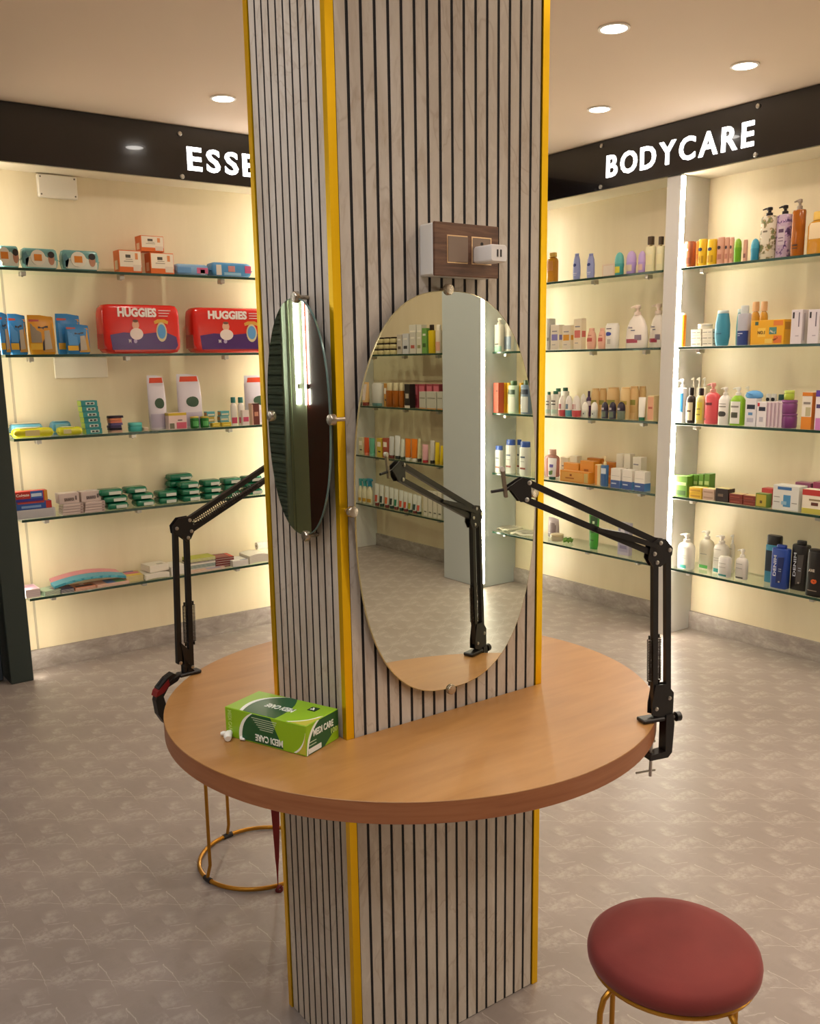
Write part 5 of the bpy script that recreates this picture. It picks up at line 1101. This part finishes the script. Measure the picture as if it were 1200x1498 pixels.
for a in ((1.5, 16, 457, .02, 'narrow blue razor pouch at the shelf end', True), (15, 42, 459, .035, 'blue and orange razor pouch between two others', True), (43, 83, 461, .02, 'orange razor pouch with clear window on the second essentials shelf', False), (84, 121, 459, .06, 'blue and orange razor pouch half hidden behind another', True), (97, 133, 474, .02, 'short blue and orange razor pouch near the big red pack', True)):
    razor(a[0], a[1], a[2], a[3], a[4], a[5])
MRED, MPUR = M('d3231a', .22), M('4a1f6a', .22)
for a, b, y, l in ((152, 268, 445, 'big red and purple nappy pack beside the razor pouches'), (283, 399, 450, 'big red and purple nappy pack half hidden by the column')):
    o = L(2, 'pillow', a, b, y, l, MRED, s=.02, d=.11, n=6, fin=0, name='nappy_pack', cat='nappies'); w_, h_ = dims(o); yb = -.0550
    f = lambda p, q, d_: (p, d_, q)
    mk('purple_panel', MB().prism([(-w_*.40, h_*.08), (w_*.42, h_*.08), (w_*.455, h_*.16), (w_*.44, h_*.34), (w_*.28, h_*.45), (w_*.0, h_*.40), (-w_*.25, h_*.43), (-w_*.42, h_*.38)], f, yb-.0008, yb+.006), MPUR, o)
    mk('end_band', MB().prism([(-d_e, z_e) for d_e, z_e in ((.05, h_*.10), (.046, h_*.40), (-.046, h_*.40), (-.05, h_*.10))], lambda p, q, d_: (d_, p, q), -w_*.5-.0004, -w_*.46), M('a8221e', .3), o)
    mk('foot_band', MB().prism([(-w_*.38, h_*.04), (w_*.36, h_*.04), (w_*.39, h_*.10), (-w_*.39, h_*.10)], f, yb-.0006, yb+.012), M('b9201c', .25), o)
    text('lettering', 'HUGGIES', M('f1e9e4', .35), o, (-w_*.31, yb-.0004, h_*.74), h_*.185, w_*.50, bold=.05, thick=.0016)
    for k in range(3): mk('print', MB().box(w_*.22, w_*(.38-.02*k), yb-.0012, yb+.001, h_*(.87-.055*k), h_*(.885-.055*k)), M('ecd8d2', .4), o)
    e_ = ellipse(o, 'badge', w_*.245, h_*.44, w_*.070, h_*.20, yb-.0006, M('d9c9a0', .4), .001); ellipse(e_, 'badge_centre', w_*.245, h_*.45, w_*.055, h_*.15, yb-.0016, M('5a9ad0', .4), .0008)
    mk('ribbon', MB().prism([(w_*.15, h_*.66), (w_*.20, h_*.70), (w_*.29, h_*.70), (w_*.34, h_*.66), (w_*.33, h_*.60), (w_*.245, h_*.64), (w_*.16, h_*.60)], f, yb-.0018, yb), M('dba23a', .4), o)
    bb = ellipse(o, 'baby_print', -w_*.09, h_*.58, w_*.045, h_*.095, yb-.0006, M('dfae92', .5), .001); ellipse(bb, 'printed_vest', -w_*.085, h_*.40, w_*.085, h_*.12, yb-.0012, M('e9d9d2', .5), .0008); ellipse(bb, 'printed_hair', -w_*.09, h_*.66, w_*.036, h_*.03, yb-.0014, M('6a4632', .5), .0006)
    text('size_mark', 'M', M('ecdfe6', .4), o, (-w_*.19, yb-.001, h_*.22), h_*.075, w_*.03, thick=.001); ellipse(o, 'count_mark', -w_*.105, h_*.255, w_*.022, h_*.045, yb-.0008, M('b9a4c9', .4), .001)
# third shelf
def packet(x0, x1, y0, y1, s, d, c, label, rz=0.0, tilt=0.0, zb=0.0, **kw):
    o = L(3, 'pillow', x0, x1, 0, label, c, s=s, d=d, zb=zb, h=kw.pop('h', .03), rz=rz, name='snack_packet' if 'snack' in label else 'foil_packet', cat='packet', n=2.4, **kw); return o
packet(15, 68, 0, 0, .085, .075, '5f9fb4', 'blue packet lying behind a yellow one on the third essentials shelf', h=.062, pan=[('T', .1, .9, .2, .8, 'c9bda0'), ('F', .15, .85, .25, .75, 'b9c4bc')])
packet(17, 84, 0, 0, .012, .07, 'cfc81a', 'long yellow packet lying at the shelf front beside the green panel', h=.044, pan=[('F', .30, .62, .2, .8, 'd9c98a'), ('T', .2, .6, .2, .8, 'dccf9a')])
packet(76, 108, 0, 0, .085, .07, '4f90a8', 'blue packet leaning on the teal soap pile', h=.064, pan=[('T', .2, .8, .2, .8, '7fb4c0'), ('F', .2, .8, .3, .8, '7fb4c0')])
packet(85.5, 124, 0, 0, .012, .07, 'c6c41c', 'short yellow packet beside the teal soap pile', h=.040, pan=[('F', .2, .5, .25, .75, 'd0c48a'), ('T', .2, .7, .2, .8, 'd9cfa0')])
zz = 0
for i in range(6):
    k = 5-i; x0 = 126 - i*1.5; l = 'teal soap carton, topmost of the tall pile' if i == 5 else 'teal soap carton in the tall pile on the third essentials shelf'
    L(3, 'carton', x0, x0+24.5, 0, l, '2f8f92', s=.03 + .004*((i*7) % 3), d=.06, zb=zz, h=.0262, pan=[('F', .28, .82, .25, .72, 'dfe6de'), ('F', .36, .52, .32, .62, '2c3a3a', 1), ('F', .58, .76, .32, .62, '2c3a3a', 1), ('L', 0, 1, .05, .95, 'a9bf4a')], flap=0); zz = top() + .0002
zz = 0
for i, c in enumerate(('c9a08c', '221a2a', '4a3f66', '6a5a8a', 'd9836a', 'e0906a', '2a1f33')):
    x0 = 158.5 - (i % 3)*.8 - (2 if i == 6 else 0)
    o = L(3, 'jar', x0, x0+20.5+(3 if i == 6 else 0), 0, 'thin %s compact in the small pile beside the teal soap' % ('peach', 'black', 'indigo', 'violet', 'coral', 'orange', 'plum')[i], c, s=.03, d=.055, zb=zz, h=.0112, n=4, k=c, fb=.5, kw=.97, name='powder_compact', cat='compact'); zz = top() + .0002
L(3, 'jar', 188, 208, 618, 'flat turquoise soap dish between the compacts and the refill pouches', '3fa8a4', s=.03, d=.05, n=3, k='52b8b2', fb=.6)
L(3, 'jar', 208.8, 217, 625, 'flat beige lid lying beside the turquoise dish', 'cbb49a', s=.02, d=.03, n=3, k='d3bda4', fb=.5)
PO = dict(d=.05, lab=[(.885, .985, 'd9431c', 62), (.04, .30, 'b9b0c4', 62)], ov=[(.15, .50, .50, .10, '2f4a33'), (.75, .14, .16, .07, '4a4a7a')], pr=[(-.15, .45, .485, .50, 'dfe0dc'), (.0, .10, .42, .58, 'cfd6cc')])
for a, b, y, l in ((219, 246, 549, 'white refill pouch with red top beside the turquoise dish'), (261.5, 298, 547, 'wide white refill pouch with red top behind the green tins'), (359, 396, 549, 'white refill pouch with orange top half hidden by the column')):
    L(3, 'pouch', a, b, y, l, 'd6cfd9', s=.06, **PO)
L(3, 'carton', 247.5, 274.5, 604, 'white cream carton with yellow top and pink flowers', 'dfc6c0', s=.012, d=.05, pan=[('F', 0, 1, .84, 1, 'c9ab2a'), ('F', .42, .98, .04, .42, 'c9526a'), ('F', .04, .30, .05, .38, '6a6a52'), ('F', .5, .75, .52, .58, '4a3a38', 1), ('L', 0, 1, .84, 1, 'b99a22')])
for a, b in ((279, 291.5), (293.5, 306)):
    L(3, 'jar', a, b, 609, 'small shiny green tin on the third essentials shelf', M('2f7a3a', .2, .4), s=.012, d=.036, n=2.2, k='b9a43a', fb=.86, lab=[(.2, .7, '4a9a4f', 40)])
for a, b, c, k_, l in ((303, 315, '4f98a4', 'c9a42a', 'tiny turquoise carton lowest in the left pile of tiny cartons'), (323, 336, '4f98a4', 'c9a42a', 'tiny turquoise carton lowest in the right pile of tiny cartons')):
    zz = 0
    for i, cc in enumerate((c, 'b9a24a' if a < 320 else '7fb0b0', '5aa8b0')):
        L(3, 'carton', a-(i % 2)*.6, b-(i % 2)*.6, 0, l if i == 0 else 'tiny %s carton %s of the pile %s' % (('mustard', 'pale teal')[a > 320] if i == 1 else 'bright turquoise', 'in the middle' if i == 1 else 'at the top', 'behind the green tins' if a < 320 else 'beside the white teal capped bottles'), cc, s=.055, d=.04, zb=zz, h=.026, pan=[('F', .1, .9, .2, .5, 'd9d3b4'), ('L', .1, .9, .2, .8, 'c98a4a')]); zz = top() + .0002
for a, b in ((311, 322.5), (325, 339)):
    L(3, 'carton', a, b, 0, 'tiny yellow carton lying in front of the turquoise ones', 'c9ad22', s=.012, d=.032, h=.0215, pan=[('F', .15, .85, .3, .6, 'e0cc5a')])
for a, b in ((338.5, 347.5), (349, 358.5)):
    L(3, 'bottle', a, b, 581, 'white lotion bottle with teal cap and pink label', 'e2dcd2', s=.04, n=2.6, prof=BODY, fb=.80, kw=.78, k='1f6a62', lab=[(.10, .36, 'c94a6a', 55)])
L(3, 'carton', 355.5, 365.5, 600, 'small white carton with pink print in front of the white bottles', 'e3d6d0', s=.008, d=.022, pan=[('F', .1, .9, .25, .55, 'c9486a')])
L(3, 'carton', 369.5, 381, 590, 'dark red and cream carton beside the column', 'd6b4a0', s=.015, d=.04, pan=[('F', .15, .95, .0, .95, '6a2a20'), ('F', .3, .8, .4, .6, 'c98a70', 1), ('F', 0, 1, .95, 1, '3a1a14')])
# fourth shelf
o = L(4, 'carton', 24, 83, 0, 'plain grey white carton under the toothpaste cartons', 'c3bfc0', s=.015, d=.06, h=.043, pan=[('F', .05, .95, .1, .9, 'b6b3b6')], flap=0); zz = top()
o = L(4, 'carton', 23, 77, 0, 'blue toothpaste carton in the middle of its pile', '234f9a', s=.02, d=.045, zb=zz+.0002, h=.036, pan=[('F', .84, 1, .02, .98, 'b92a22'), ('F', .05, .8, .78, 1, 'a93a3a'), ('F', .15, .70, .2, .5, '7a9ac9')], flap=0); zz = top()
o = L(4, 'carton', 21.5, 71, 0, 'red and blue toothpaste carton on top of its pile', 'b92a22', s=.02, d=.045, zb=zz+.0002, h=.050, pan=[('F', .48, .86, .30, .98, '2f5fb0'), ('F', .02, .86, .04, .30, '2a2a8a'), ('F', .90, 1, .02, .98, 'c98a2a'), ('F', .50, .82, .46, .76, 'c9d6e6', 1)], flap=0); w_, h_ = dims(o)
text('lettering', 'Colgate', M('f1e2d6', .4), o, (-w_*.46, -.0229, h_*.46), h_*.34, w_*.40, thick=.0008)
for cx_, (a, b) in enumerate(((91.5, 123), (124, 154.5))):
    zz = 0
    for i in range(4):
        L(4, 'carton', a+i*.3, b-.3*(i % 2), 0, 'thin pale pink soap carton in the low pile beside the toothpaste' if cx_ == 0 else 'thin pale pink soap carton in the low pile beside the green packs', 'c9b6b0', s=.012, d=.075, zb=zz, h=.0125, pan=[('F', .0, 1, .0, .16, '9a857f'), ('F', .85, .97, .3, .8, '8a706a')], flap=0); zz = top() + .0002
    o = L(4, 'carton', a-5, b-6, 0, 'pale pink soap carton with dark writing on top of the pile beside the %s' % ('toothpaste' if cx_ == 0 else 'green packs'), 'cdbbb4', s=.03, d=.065, zb=zz, h=.050, pan=[('F', .25, .75, .22, .55, '9a8a86'), ('F', .8, .88, .3, .7, '6a5a58'), ('T', .1, .9, .1, .9, 'd6c9c2')], flap=0)
    w_, h_ = dims(o)
    text('lettering', 'SAAFO', M('5a4a48', .5), o, (-w_*.24, -.0336, h_*.26), h_*.26, w_*.46, thick=.0008)
GREENP = M('0f6a4a', .22)
def soap_col(xs, s0, n, label, extra=None):
    zz = 0
    for i in range(n):
        a, b = xs[i] if isinstance(xs[0], tuple) else xs
        o = L(4, 'pillow', a, b, 0, label if i < n-1 else label.replace('in the', 'on top of the'), GREENP, s=s0, d=.085, zb=zz, h=.0345, n=3.6, fin=.045, pan=[('F', .40, .88, .18, .62, 'c9cfc4')], name='soap_pack', cat='soap'); zz += .0350
    return zz
soap_col([(157, 191), (151, 190), (144, 183)], .015, 3, 'green wrapped soap in the pile beside the pale pink cartons')
soap_col([(199, 229), (193, 227.5), (184, 218)], .015, 3, 'green wrapped soap in the second pile after the pale pink cartons')
soap_col([(232, 262.5), (231, 262.5)], .015, 2, 'green wrapped soap in the lowest pile')
zb4 = soap_col([(267, 297), (265.5, 295.5), (264, 294)], .010, 3, 'green wrapped soap in the pile in front of the tallest one')
zz = 0
for i in range(4):
    L(4, 'pillow', 247+i*.2, 284+i*.2, 0, 'green wrapped soap in the tallest pile at the back' if i < 3 else 'green wrapped soap topmost of the tallest pile', GREENP, s=.098, d=.078, zb=zz, h=.0345, n=3.6, fin=.045, pan=[('F', .45, .9, .15, .5, 'c9cfc4')], name='soap_pack', cat='soap'); zz += .035
soap_col([(299, 327), (298.5, 327), (298, 325)], .010, 3, 'green wrapped soap in the pile after the tallest one')
soap_col([(329, 357), (328.5, 356.5), (327.5, 355.5)], .010, 3, 'green wrapped soap in the pile crossed by the lamp arm')
soap_col([(359, 387), (358.5, 387), (358, 386)], .010, 3, 'green wrapped soap in the pile against the column')
# lowest shelf: papers, packets, trays
def flat(x0, x1, s, d, hgt, c, label, name, cat, zb=0.0, rz=0.0, pans=(), bend=.0):
    zs = ZL[4] + zb + .0004; t0 = solve_t(x0, lambda t: FL.virt(t, s, zs)); t1 = solve_t(x1, lambda t: FL.virt(t, s, zs)); w_ = abs(t1-t0)*.97; tc = (t0+t1)/2
    o = thing(name, label, cat, FL.pt(tc, s+d/2, zs), rz)
    m = MB(); rs = []; nx = 9
    for i in range(nx):
        u = i/(nx-1)-.5; z = bend*(1-(2*u)**2)
        rs.append([(u*w_, -d/2, z), (u*w_, d/2, z), (u*w_, d/2, z+hgt), (u*w_, -d/2, z+hgt)])
    m.rings(rs); mk('cover', m, mm(c, .4), o)
    for u0, u1, v0, v1, pc in pans:
        m = MB(); rr = []
        for i in range(5):
            u = u0+(u1-u0)*i/4-.5; z = bend*(1-(2*u)**2)+hgt
            rr.append([(u*w_, -d/2+d*v0, z-.0002), (u*w_, -d/2+d*v1, z-.0002), (u*w_, -d/2+d*v1, z+.0006), (u*w_, -d/2+d*v0, z+.0006)])
        m.rings(rr); mk('printed_panel', m, mm(pc, .4), o)
    k = max(2, int(hgt/.004))
    for i in range(min(k, 4)):
        m = MB(); z = hgt*(i+.6)/(min(k, 4)+.2); rr = []
        for j in range(5):
            u = j/4-.5; zz_ = bend*(1-(2*u)**2)+z; rr.append([(u*w_*.98, -d/2-.0005, zz_-.0006), (u*w_*.98, -d/2+.001, zz_-.0006), (u*w_*.98, -d/2+.001, zz_+.0006), (u*w_*.98, -d/2-.0005, zz_+.0006)])
        m.rings(rr); mk('page_edges', m, M('e6dfd2', .6), o)
    return o
flat(38, 60, .02, .12, .040, 'd9c2c4', 'pink and white carton of sachets beside the green panel', 'sachet_carton', 'carton', pans=((.1, .9, .1, .9, 'c99ab0'),))
flat(61, 88, .008, .10, .022, '8fa48a', 'pale green and white pamphlet pack lying at the shelf front', 'pamphlet_pack', 'pamphlets', rz=.25, pans=((.1, .6, .1, .9, '9fb89a'), (.65, .85, .1, .6, '6a5a52')))
flat(89.5, 109, .012, .09, .018, '2f2c4a', 'dark navy pamphlet beside the pale green ones', 'pamphlet', 'pamphlet', pans=((.2, .9, .2, .8, '4a4868'),))
flat(110, 141, .012, .09, .016, 'c9744a', 'orange and black hair colour sachet strip', 'sachet_strip', 'sachets', pans=((.1, .9, .1, .5, '241a1a'), (.4, .6, .6, .9, 'e6d6c6')))
flat(142, 190, .010, .10, .014, 'd9a48c', 'salmon, blue and green printed leaflet', 'leaflet', 'leaflet', pans=((.32, .60, .1, .9, '3f7fb4'), (.60, .92, .1, .9, '5fa86a')))
def ribbed_tray(x0, x1, s, c, c2, label, zb):
    zs = ZL[4]+zb; t0 = solve_t(x0, lambda t: FL.virt(t, s, zs)); t1 = solve_t(x1, lambda t: FL.virt(t, s, zs)); w_ = abs(t1-t0); tc = (t0+t1)/2; d = .065
    o = thing('brush_rack', label, 'display strip', FL.pt(tc, s+d/2, zs), .0); nx = 13; rs = []
    bz = lambda u: .022*(1-(2*u)**2)
    for i in range(nx):
        u = i/(nx-1)-.5; z = bz(u); rs.append([(u*w_, -d/2, z), (u*w_, d/2, z+.006), (u*w_, d/2, z+.018), (u*w_, -d/2, z+.012)])
    mk('strip', MB().rings(rs), M(c, .35), o)
    for i in range(6):
        u = -.30 + i*.125; m = MB().cbox(u*w_-.016, u*w_+.016, -d/2-.004, -d/2+.002, bz(u)+.001, bz(u)+.010, .001); mk('tab', m, M(c2, .35), o)
ribbed_tray(78, 176, .10, 'd98a92', 'e3a0a4', 'pink curved plastic display strip lying at the back', .030)
ribbed_tray(80, 185, .03, '3f9ab0', '58b4c4', 'turquoise curved plastic display strip in front of the pink one', .024)
flat(187, 212, .035, .12, .030, 'c9b46a', 'glossy magazine with pink and yellow cover', 'magazine', 'magazine', rz=-.1, pans=((.1, .9, .05, .35, 'd9b82a'), (.1, .9, .4, .75, 'c95a7a'), (.1, .7, .8, .98, '5a5a8a')))
flat(213.5, 249, .010, .13, .026, 'ddd6c8', 'pile of white paper sheets beside the magazine', 'paper_pile', 'paper', bend=.006)
zb_ = .0335
flat(217, 247, .03, .10, .034, 'd9d0c0', 'white folded carton lying on the white paper sheets', 'folded_carton', 'carton', zb=zb_, rz=.12, pans=((.5, .8, .15, .4, 'a39a8c'),))
flat(251, 275, .02, .13, .046, 'dad5cc', 'white envelope stack behind the lamp post', 'envelope_stack', 'envelopes', bend=.004)
flat(276, 331, .006, .04, .010, 'b99a88', 'glossy brown leaflet at the shelf front under the booklets', 'leaflet', 'leaflet', pans=((.1, .5, .1, .9, 'c9a48a'), (.5, .9, .1, .9, '9a90a0')))
zz = .001
for c, hgt, l in (('d3cdc0', .012, 'white booklet lowest in the pile beside the lamp post'), ('2f6a68', .017, 'teal booklet in the pile beside the lamp post'), ('e0dad0', .008, 'thin white booklet in the pile beside the lamp post'), ('2a1a1a', .008, 'thin dark booklet in the pile beside the lamp post'), ('a9ad2e', .016, 'lime green booklet on top of the pile beside the lamp post')):
    flat(277, 316, .055, .10, hgt, c, l, 'booklet', 'booklet', zb=zz, pans=((.1, .5, .2, .8, c),)); zz += hgt + .0008
flat(317.5, 344, .05, .11, .052, '6a1f22', 'dark red printed case with orange edge beside the booklets', 'printed_case', 'case', rz=-.08, pans=((.80, .98, .05, .95, 'c9482a'), (.1, .7, .2, .8, '8a3a3a')))
flat(341, 364, .012, .11, .032, 'd6d2cc', 'white and blue folded leaflet beside the dark red case', 'folded_leaflet', 'leaflet', rz=.0, pans=((.5, .95, .02, .12, '4a6a9a'),))
flat(365.5, 394, .012, .13, .045, 'dcd5c8', 'white folded paper pile beside the column', 'folded_paper', 'paper', bend=.008)
o = thing('paper_roll', 'white paper roll lying on the folded paper beside the column', 'paper roll', FL.pt(solve_t(384, lambda t: FL.virt(t, .10, .47)), .115, ZL[4]+.0545+.021), 0)
mk('roll', MB().rings([[(x, .021*math.cos(2*PI*j/20), .021*math.sin(2*PI*j/20)) for j in range(20)] for x in (-.03, .05)]), M('e0d9cc', .6), o, smooth=True, angle=60)
mk('roll_core', MB().rings([[(x, .006*math.cos(2*PI*j/12), .006*math.sin(2*PI*j/12)) for j in range(12)] for x in (-.0306, .0506)]), M('9a8a70', .6), o)

# ---------------------------------------------------------------- goods seen by way of the large mirror
q = 'shelf beyond the wide blue grey upright, seen in the oval mirror'
for i in range(3):
    for j, (a, b) in enumerate(((546, 553.5), (554.5, 562), (563, 571), (572, 580))):
        if i == 2 and j < 1: continue
        V(2, 'jar', a, b, 0, 'small cream jar with dark lid in the mirrored jar pile', 'c9bd8a', s=.03, d=.045, zb=i*.0415, h=.041, k='2a1c16', fb=.76)
for a, b, y, c, p in ((581, 588, 489.5, 'b9b1a4', '5a524a'), (589, 598, 488, 'c3c4c6', '3a3a40'), (599.5, 608.5, 486, 'c4c0b4', 'a9564a'), (609.5, 617, 486, 'c9c6b0', '8a8a60'), (617.5, 624.5, 480, '6a9a4a', '3a5a2a')):
    V(2, 'carton', a, b, y, 'upright skincare carton in %s beside the mirrored jar pile' % {'b9b1a4': 'taupe', 'c3c4c6': 'pale grey', 'c4c0b4': 'grey and red', 'c9c6b0': 'pale olive', '6a9a4a': 'leaf green'}[c], c, s=.03, d=.05, pan=[('F', .2, .8, .25, .4, p), ('F', .2, .8, .7, .78, 'e0dcd0')])
for a, b in ((599, 609), (610, 617)): V(2, 'carton', a, b, 475, 'tall white carton behind the mirrored skincare cartons', 'd9d6c9', s=.12, d=.05)
V(2, 'bottle', 628.5, 636.5, 475, 'bright yellow bottle with dark cap in the mirrored shelf', 'd0b414', s=.03, k='30241a', fb=.80, kw=.7, prof=STRAIGHT, n=3, d=.035)
V(2, 'bottle', 639, 646, 475, 'white and pink bottle beside the blue grey upright in the mirror', 'd9cdb8', s=.03, k='ece4d2', fb=.8, kw=.8, prof=STRAIGHT, n=3, lab=[(.1, .5, 'd3a08a', 60)])
V(3, 'tube', 522, 529.5, 561, 'white and green tube at the edge of the oval mirror', 'cfd6b4', k='241c18', s=.03)
V(3, 'tube', 530.5, 541, 559, 'white tube with orange sides and maroon cap in the mirror', 'd9b27a', k='7a2f26', s=.03, lab=[(.1, .9, 'dcd0c8', 30)])
V(3, 'bottle', 547.5, 561, 560, 'large white bottle with teal foot in the mirror', 'cfcfc6', k='d9d6cc', s=.03, fb=.94, kw=.9, prof=STRAIGHT, lab=[(0, .14, '5f8a86', 80)])
V(3, 'carton', 562, 566.5, 561, 'narrow golden carton beside the mirrored amber bottles', 'c08a3a', s=.05, d=.05)
for a, b in ((567, 575.5), (576.5, 584.5), (585.3, 591)):
    V(3, 'bottle', a, b, 560, 'amber orange oil bottle with clear cap in the mirror', MAMBER, k='d3c9a4', s=.03, fb=.68, kw=.8, prof=STRAIGHT, n=3)
V(3, 'carton', 592, 600, 562, 'black carton between amber bottles and pink cartons in the mirror', '241f1c', s=.03, d=.05, pan=[('F', .2, .8, .4, .6, 'b9ad9a'), ('F', 0, 1, 0, .1, 'cfc4b4')])
for a, b in ((602.5, 612), (612.8, 622), (624, 633), (633.8, 643)):
    V(3, 'carton', a, b, 562, 'rose pink hair colour carton in the mirror', '9a3f4a', s=.09, d=.05, pan=[('F', .1, .9, .55, .92, 'c96a78'), ('F', .1, .9, .1, .4, '7a2a38')])
for a, b in ((613.5, 623), (624, 638.5), (639.5, 648)):
    V(3, 'carton', a, b, 573, 'short grey white carton in front of the rose pink ones', 'b9b8a9', s=.02, d=.05, pan=[('F', .1, .9, .6, .66, '8a897c'), ('F', 0, 1, 0, .06, 'c08a4a')])
for a, b, c, k_, y, kd, nm in ((525, 531, 'c9c6a0', '3a3228', 640, 'carton', 'khaki'), (533.6, 540.5, 'c9502a', 'd9795a', 640, 'tube', 'brick red'), (541.3, 549, '5fa88a', '6fb49a', 641, 'tube', 'sea green'), (551.5, 558.5, 'c9b23a', '8a7a2a', 641, 'carton', 'mustard'), (560.3, 567.5, 'a9503a', '7a3426', 641, 'carton', 'rust'), (570, 577.5, 'c6c9c6', '6a2f2a', 638, 'tube', 'pale grey'), (578.3, 586.5, 'd3d6d3', '2c3330', 637, 'tube', 'white'), (587.3, 592.7, 'cfd3c4', '3a4a3a', 642, 'tube', 'mint white'),
                               (593.3, 601.7, 'd9781a', 'd9d6c9', 641.5, 'tube', 'orange'), (602.3, 611.5, 'd9781a', 'd9d6c9', 642, 'tube', 'orange'), (612.3, 616, 'c9c49a', '2a2a22', 641, 'tube', 'pale yellow'), (618.5, 627, 'd9a4a8', 'b9303a', 650, 'tube', 'pink'), (630, 636.5, 'c3beb4', '24201c', 644, 'tube', 'stone grey'), (637.3, 643.5, 'd9bc1a', 'cfae1a', 647, 'tube', 'yellow'), (645, 650, 'd9bc1a', 'cfae1a', 652, 'tube', 'yellow')):
    V(4, kd, a, b, y, '%s %s in the mirrored row above the sprays' % (nm, 'squeeze tube' if kd == 'tube' else 'carton'), c, k=k_, s=.03, d=.04)
for a, b, k_ in ((526, 530.5, '3f9a98'), (531.5, 537.5, '3f9a9a'), (538, 545, '2f86a0')):
    V(5, 'spray', a, b, 700, 'white trigger spray bottle with teal head in the mirror', 'd3cfae', k=k_, s=.03, d=.04, lab=[(.1, .3, 'b9902a', 60)])
for i, (a, c) in enumerate(((549, 'b9503a'), (556, '2c3a30'), (563.5, 'c9643a'), (570.5, '24302c'), (577, '2f7a5a'), (584.5, 'c9543a'), (591, 'c9503a'), (597.5, '9a9a3a'), (604.5, '2c4a44'), (610.5, 'c95a4a'))):
    V(5, 'tube', a, a+6.3, 707+i*2.0, 'clear white face wash tube with %s print in the mirrored bottom row' % {'b9503a': 'brick', '2c3a30': 'black', 'c9643a': 'orange', '24302c': 'charcoal', '2f7a5a': 'green', 'c9543a': 'vermilion', 'c9503a': 'red', '9a9a3a': 'olive', '2c4a44': 'dark teal', 'c95a4a': 'coral'}[c], 'ccd0c4', k='1f3a30' if i % 2 else '6a2f2a', s=.03, d=.035, lab=[(.05, .40, c, 45)])
for a in (619.5, 626.5, 633.5, 640.5):
    V(5, 'carton', a, a+5.8, 718+(a-619)*.12, 'white upright carton beside the blue grey upright in the mirrored bottom row', 'd3cfba', s=.03, d=.04, pan=[('F', .2, .8, .15, .2, '6a6a5a')])
V(2, 'pump', 725, 736, 465, 'white pump bottle with pale green foot in the mirrored bay', 'd6d2c4', k='dcd8cc', s=.012, fb=.8, prof=STRAIGHT, lab=[(0, .2, '9ac0ac', 70)], pr=[(-.4, .4, .25, .3, '4a4a44')])
V(2, 'bottle', 739.5, 750.5, 470, 'white bottle with grey blue label in the mirrored bay', 'd6d2c6', k='dcd8cc', s=.05, fb=.9, kw=.8, prof=STRAIGHT, lab=[(.08, .55, '8a98a8', 60)])
V(3, 'carton', 722, 729.3, 560, 'red carton in the bay with the LED strip in the mirror', 'b9503e', s=.012, d=.05, pan=[('F', .1, .5, .7, .76, '5a2a22')])
for a, b in ((729.8, 740), (741, 744.8), (759, 763)):
    V(3, 'carton', a, b, 560, 'golden yellow carton in the mirrored bay', 'd3a012', s=.06, d=.05, pan=[('F', .2, .6, .3, .7, '7a5a14')])
V(3, 'bottle', 745.5, 758, 557, 'white bottle with green label and dark green cap in the mirror', 'b9ccb0', s=.03, k='3a5a34', fb=.86, kw=.65, prof=STRAIGHT, n=3, lab=[(.68, .85, '2f4430', 45), (.06, .6, 'd0d4c4', 45)])
V(3, 'bottle', 764, 777.5, 556, 'slate blue bottle with white label in the mirror', '6a7d90', s=.03, k='4a6048', fb=.86, kw=.65, prof=STRAIGHT, n=3, lab=[(.68, .85, '2a3444', 45), (.06, .6, 'c9ccc8', 45)])
HS = dict(prof=STRAIGHT, n=3, kw=.96, fb=.84, k='2f4f9a', cprof=[(0, 1), (.9, .98), (1, .9)])
for a, b, y, s in ((726, 735, 652, .012), (741.5, 753, 643, .04), (762, 775, 646, .03), (757, 762.5, 643, .10)):
    V(4, 'bottle', a, b, y, 'white shampoo bottle with slanted blue cap in the mirrored bay', 'd3d4cc', s=s, pr=[(-.5, .4, .22, .28, '8a3a2a'), (-.4, .3, .62, .68, '4a5a6a'), (-.3, .3, .48, .5, '8a8a86')], **HS)
def news(a, b, s, d, zb, label, rz):
    zs = ZR[4]+zb+.0004; t0 = solve_t(a, lambda t: FM.virt(t, s, zs)); t1 = solve_t(b, lambda t: FM.virt(t, s, zs)); w_ = abs(t1-t0)*.95
    o = thing('newspaper', label, 'newspaper', FM.pt((t0+t1)/2, s+d/2, zs), RWZ+rz); rs = []
    for i in range(9):
        u = i/8-.5; z = .004*math.sin(i*1.4)+.004; rs.append([(u*w_, -d/2, z), (u*w_, d/2, z), (u*w_, d/2, z+.008), (u*w_, -d/2, z+.008)])
    mk('sheets', MB().rings(rs), M('cfcab8', .7), o)
    for k in range(3): mk('print', MB().box(-w_*.4+k*w_*.28, -w_*.18+k*w_*.28, -d*.35, d*.35, .0165, .0172), M('a39f92', .7), o)
news(725, 744, .06, .13, 0, 'folded newspaper lying on the lowest mirrored shelf', .05); news(746, 777, .03, .13, 0, 'folded newspaper beside another on the lowest mirrored shelf', -.06)

# ---------------------------------------------------------------- shared labels get a shared group
cnt = {}
for o in bpy.data.objects:
    if o.parent is None and 'label' in o.keys() and 'category' in o.keys(): cnt.setdefault(o['label'], []).append(o)
for l, os_ in cnt.items():
    if len(os_) > 1:
        for o in os_:
            if 'group' not in o.keys(): o['group'] = l
for o in ITEMS:
    for k in ('w', 'h'):
        if k in o.keys(): del o[k]
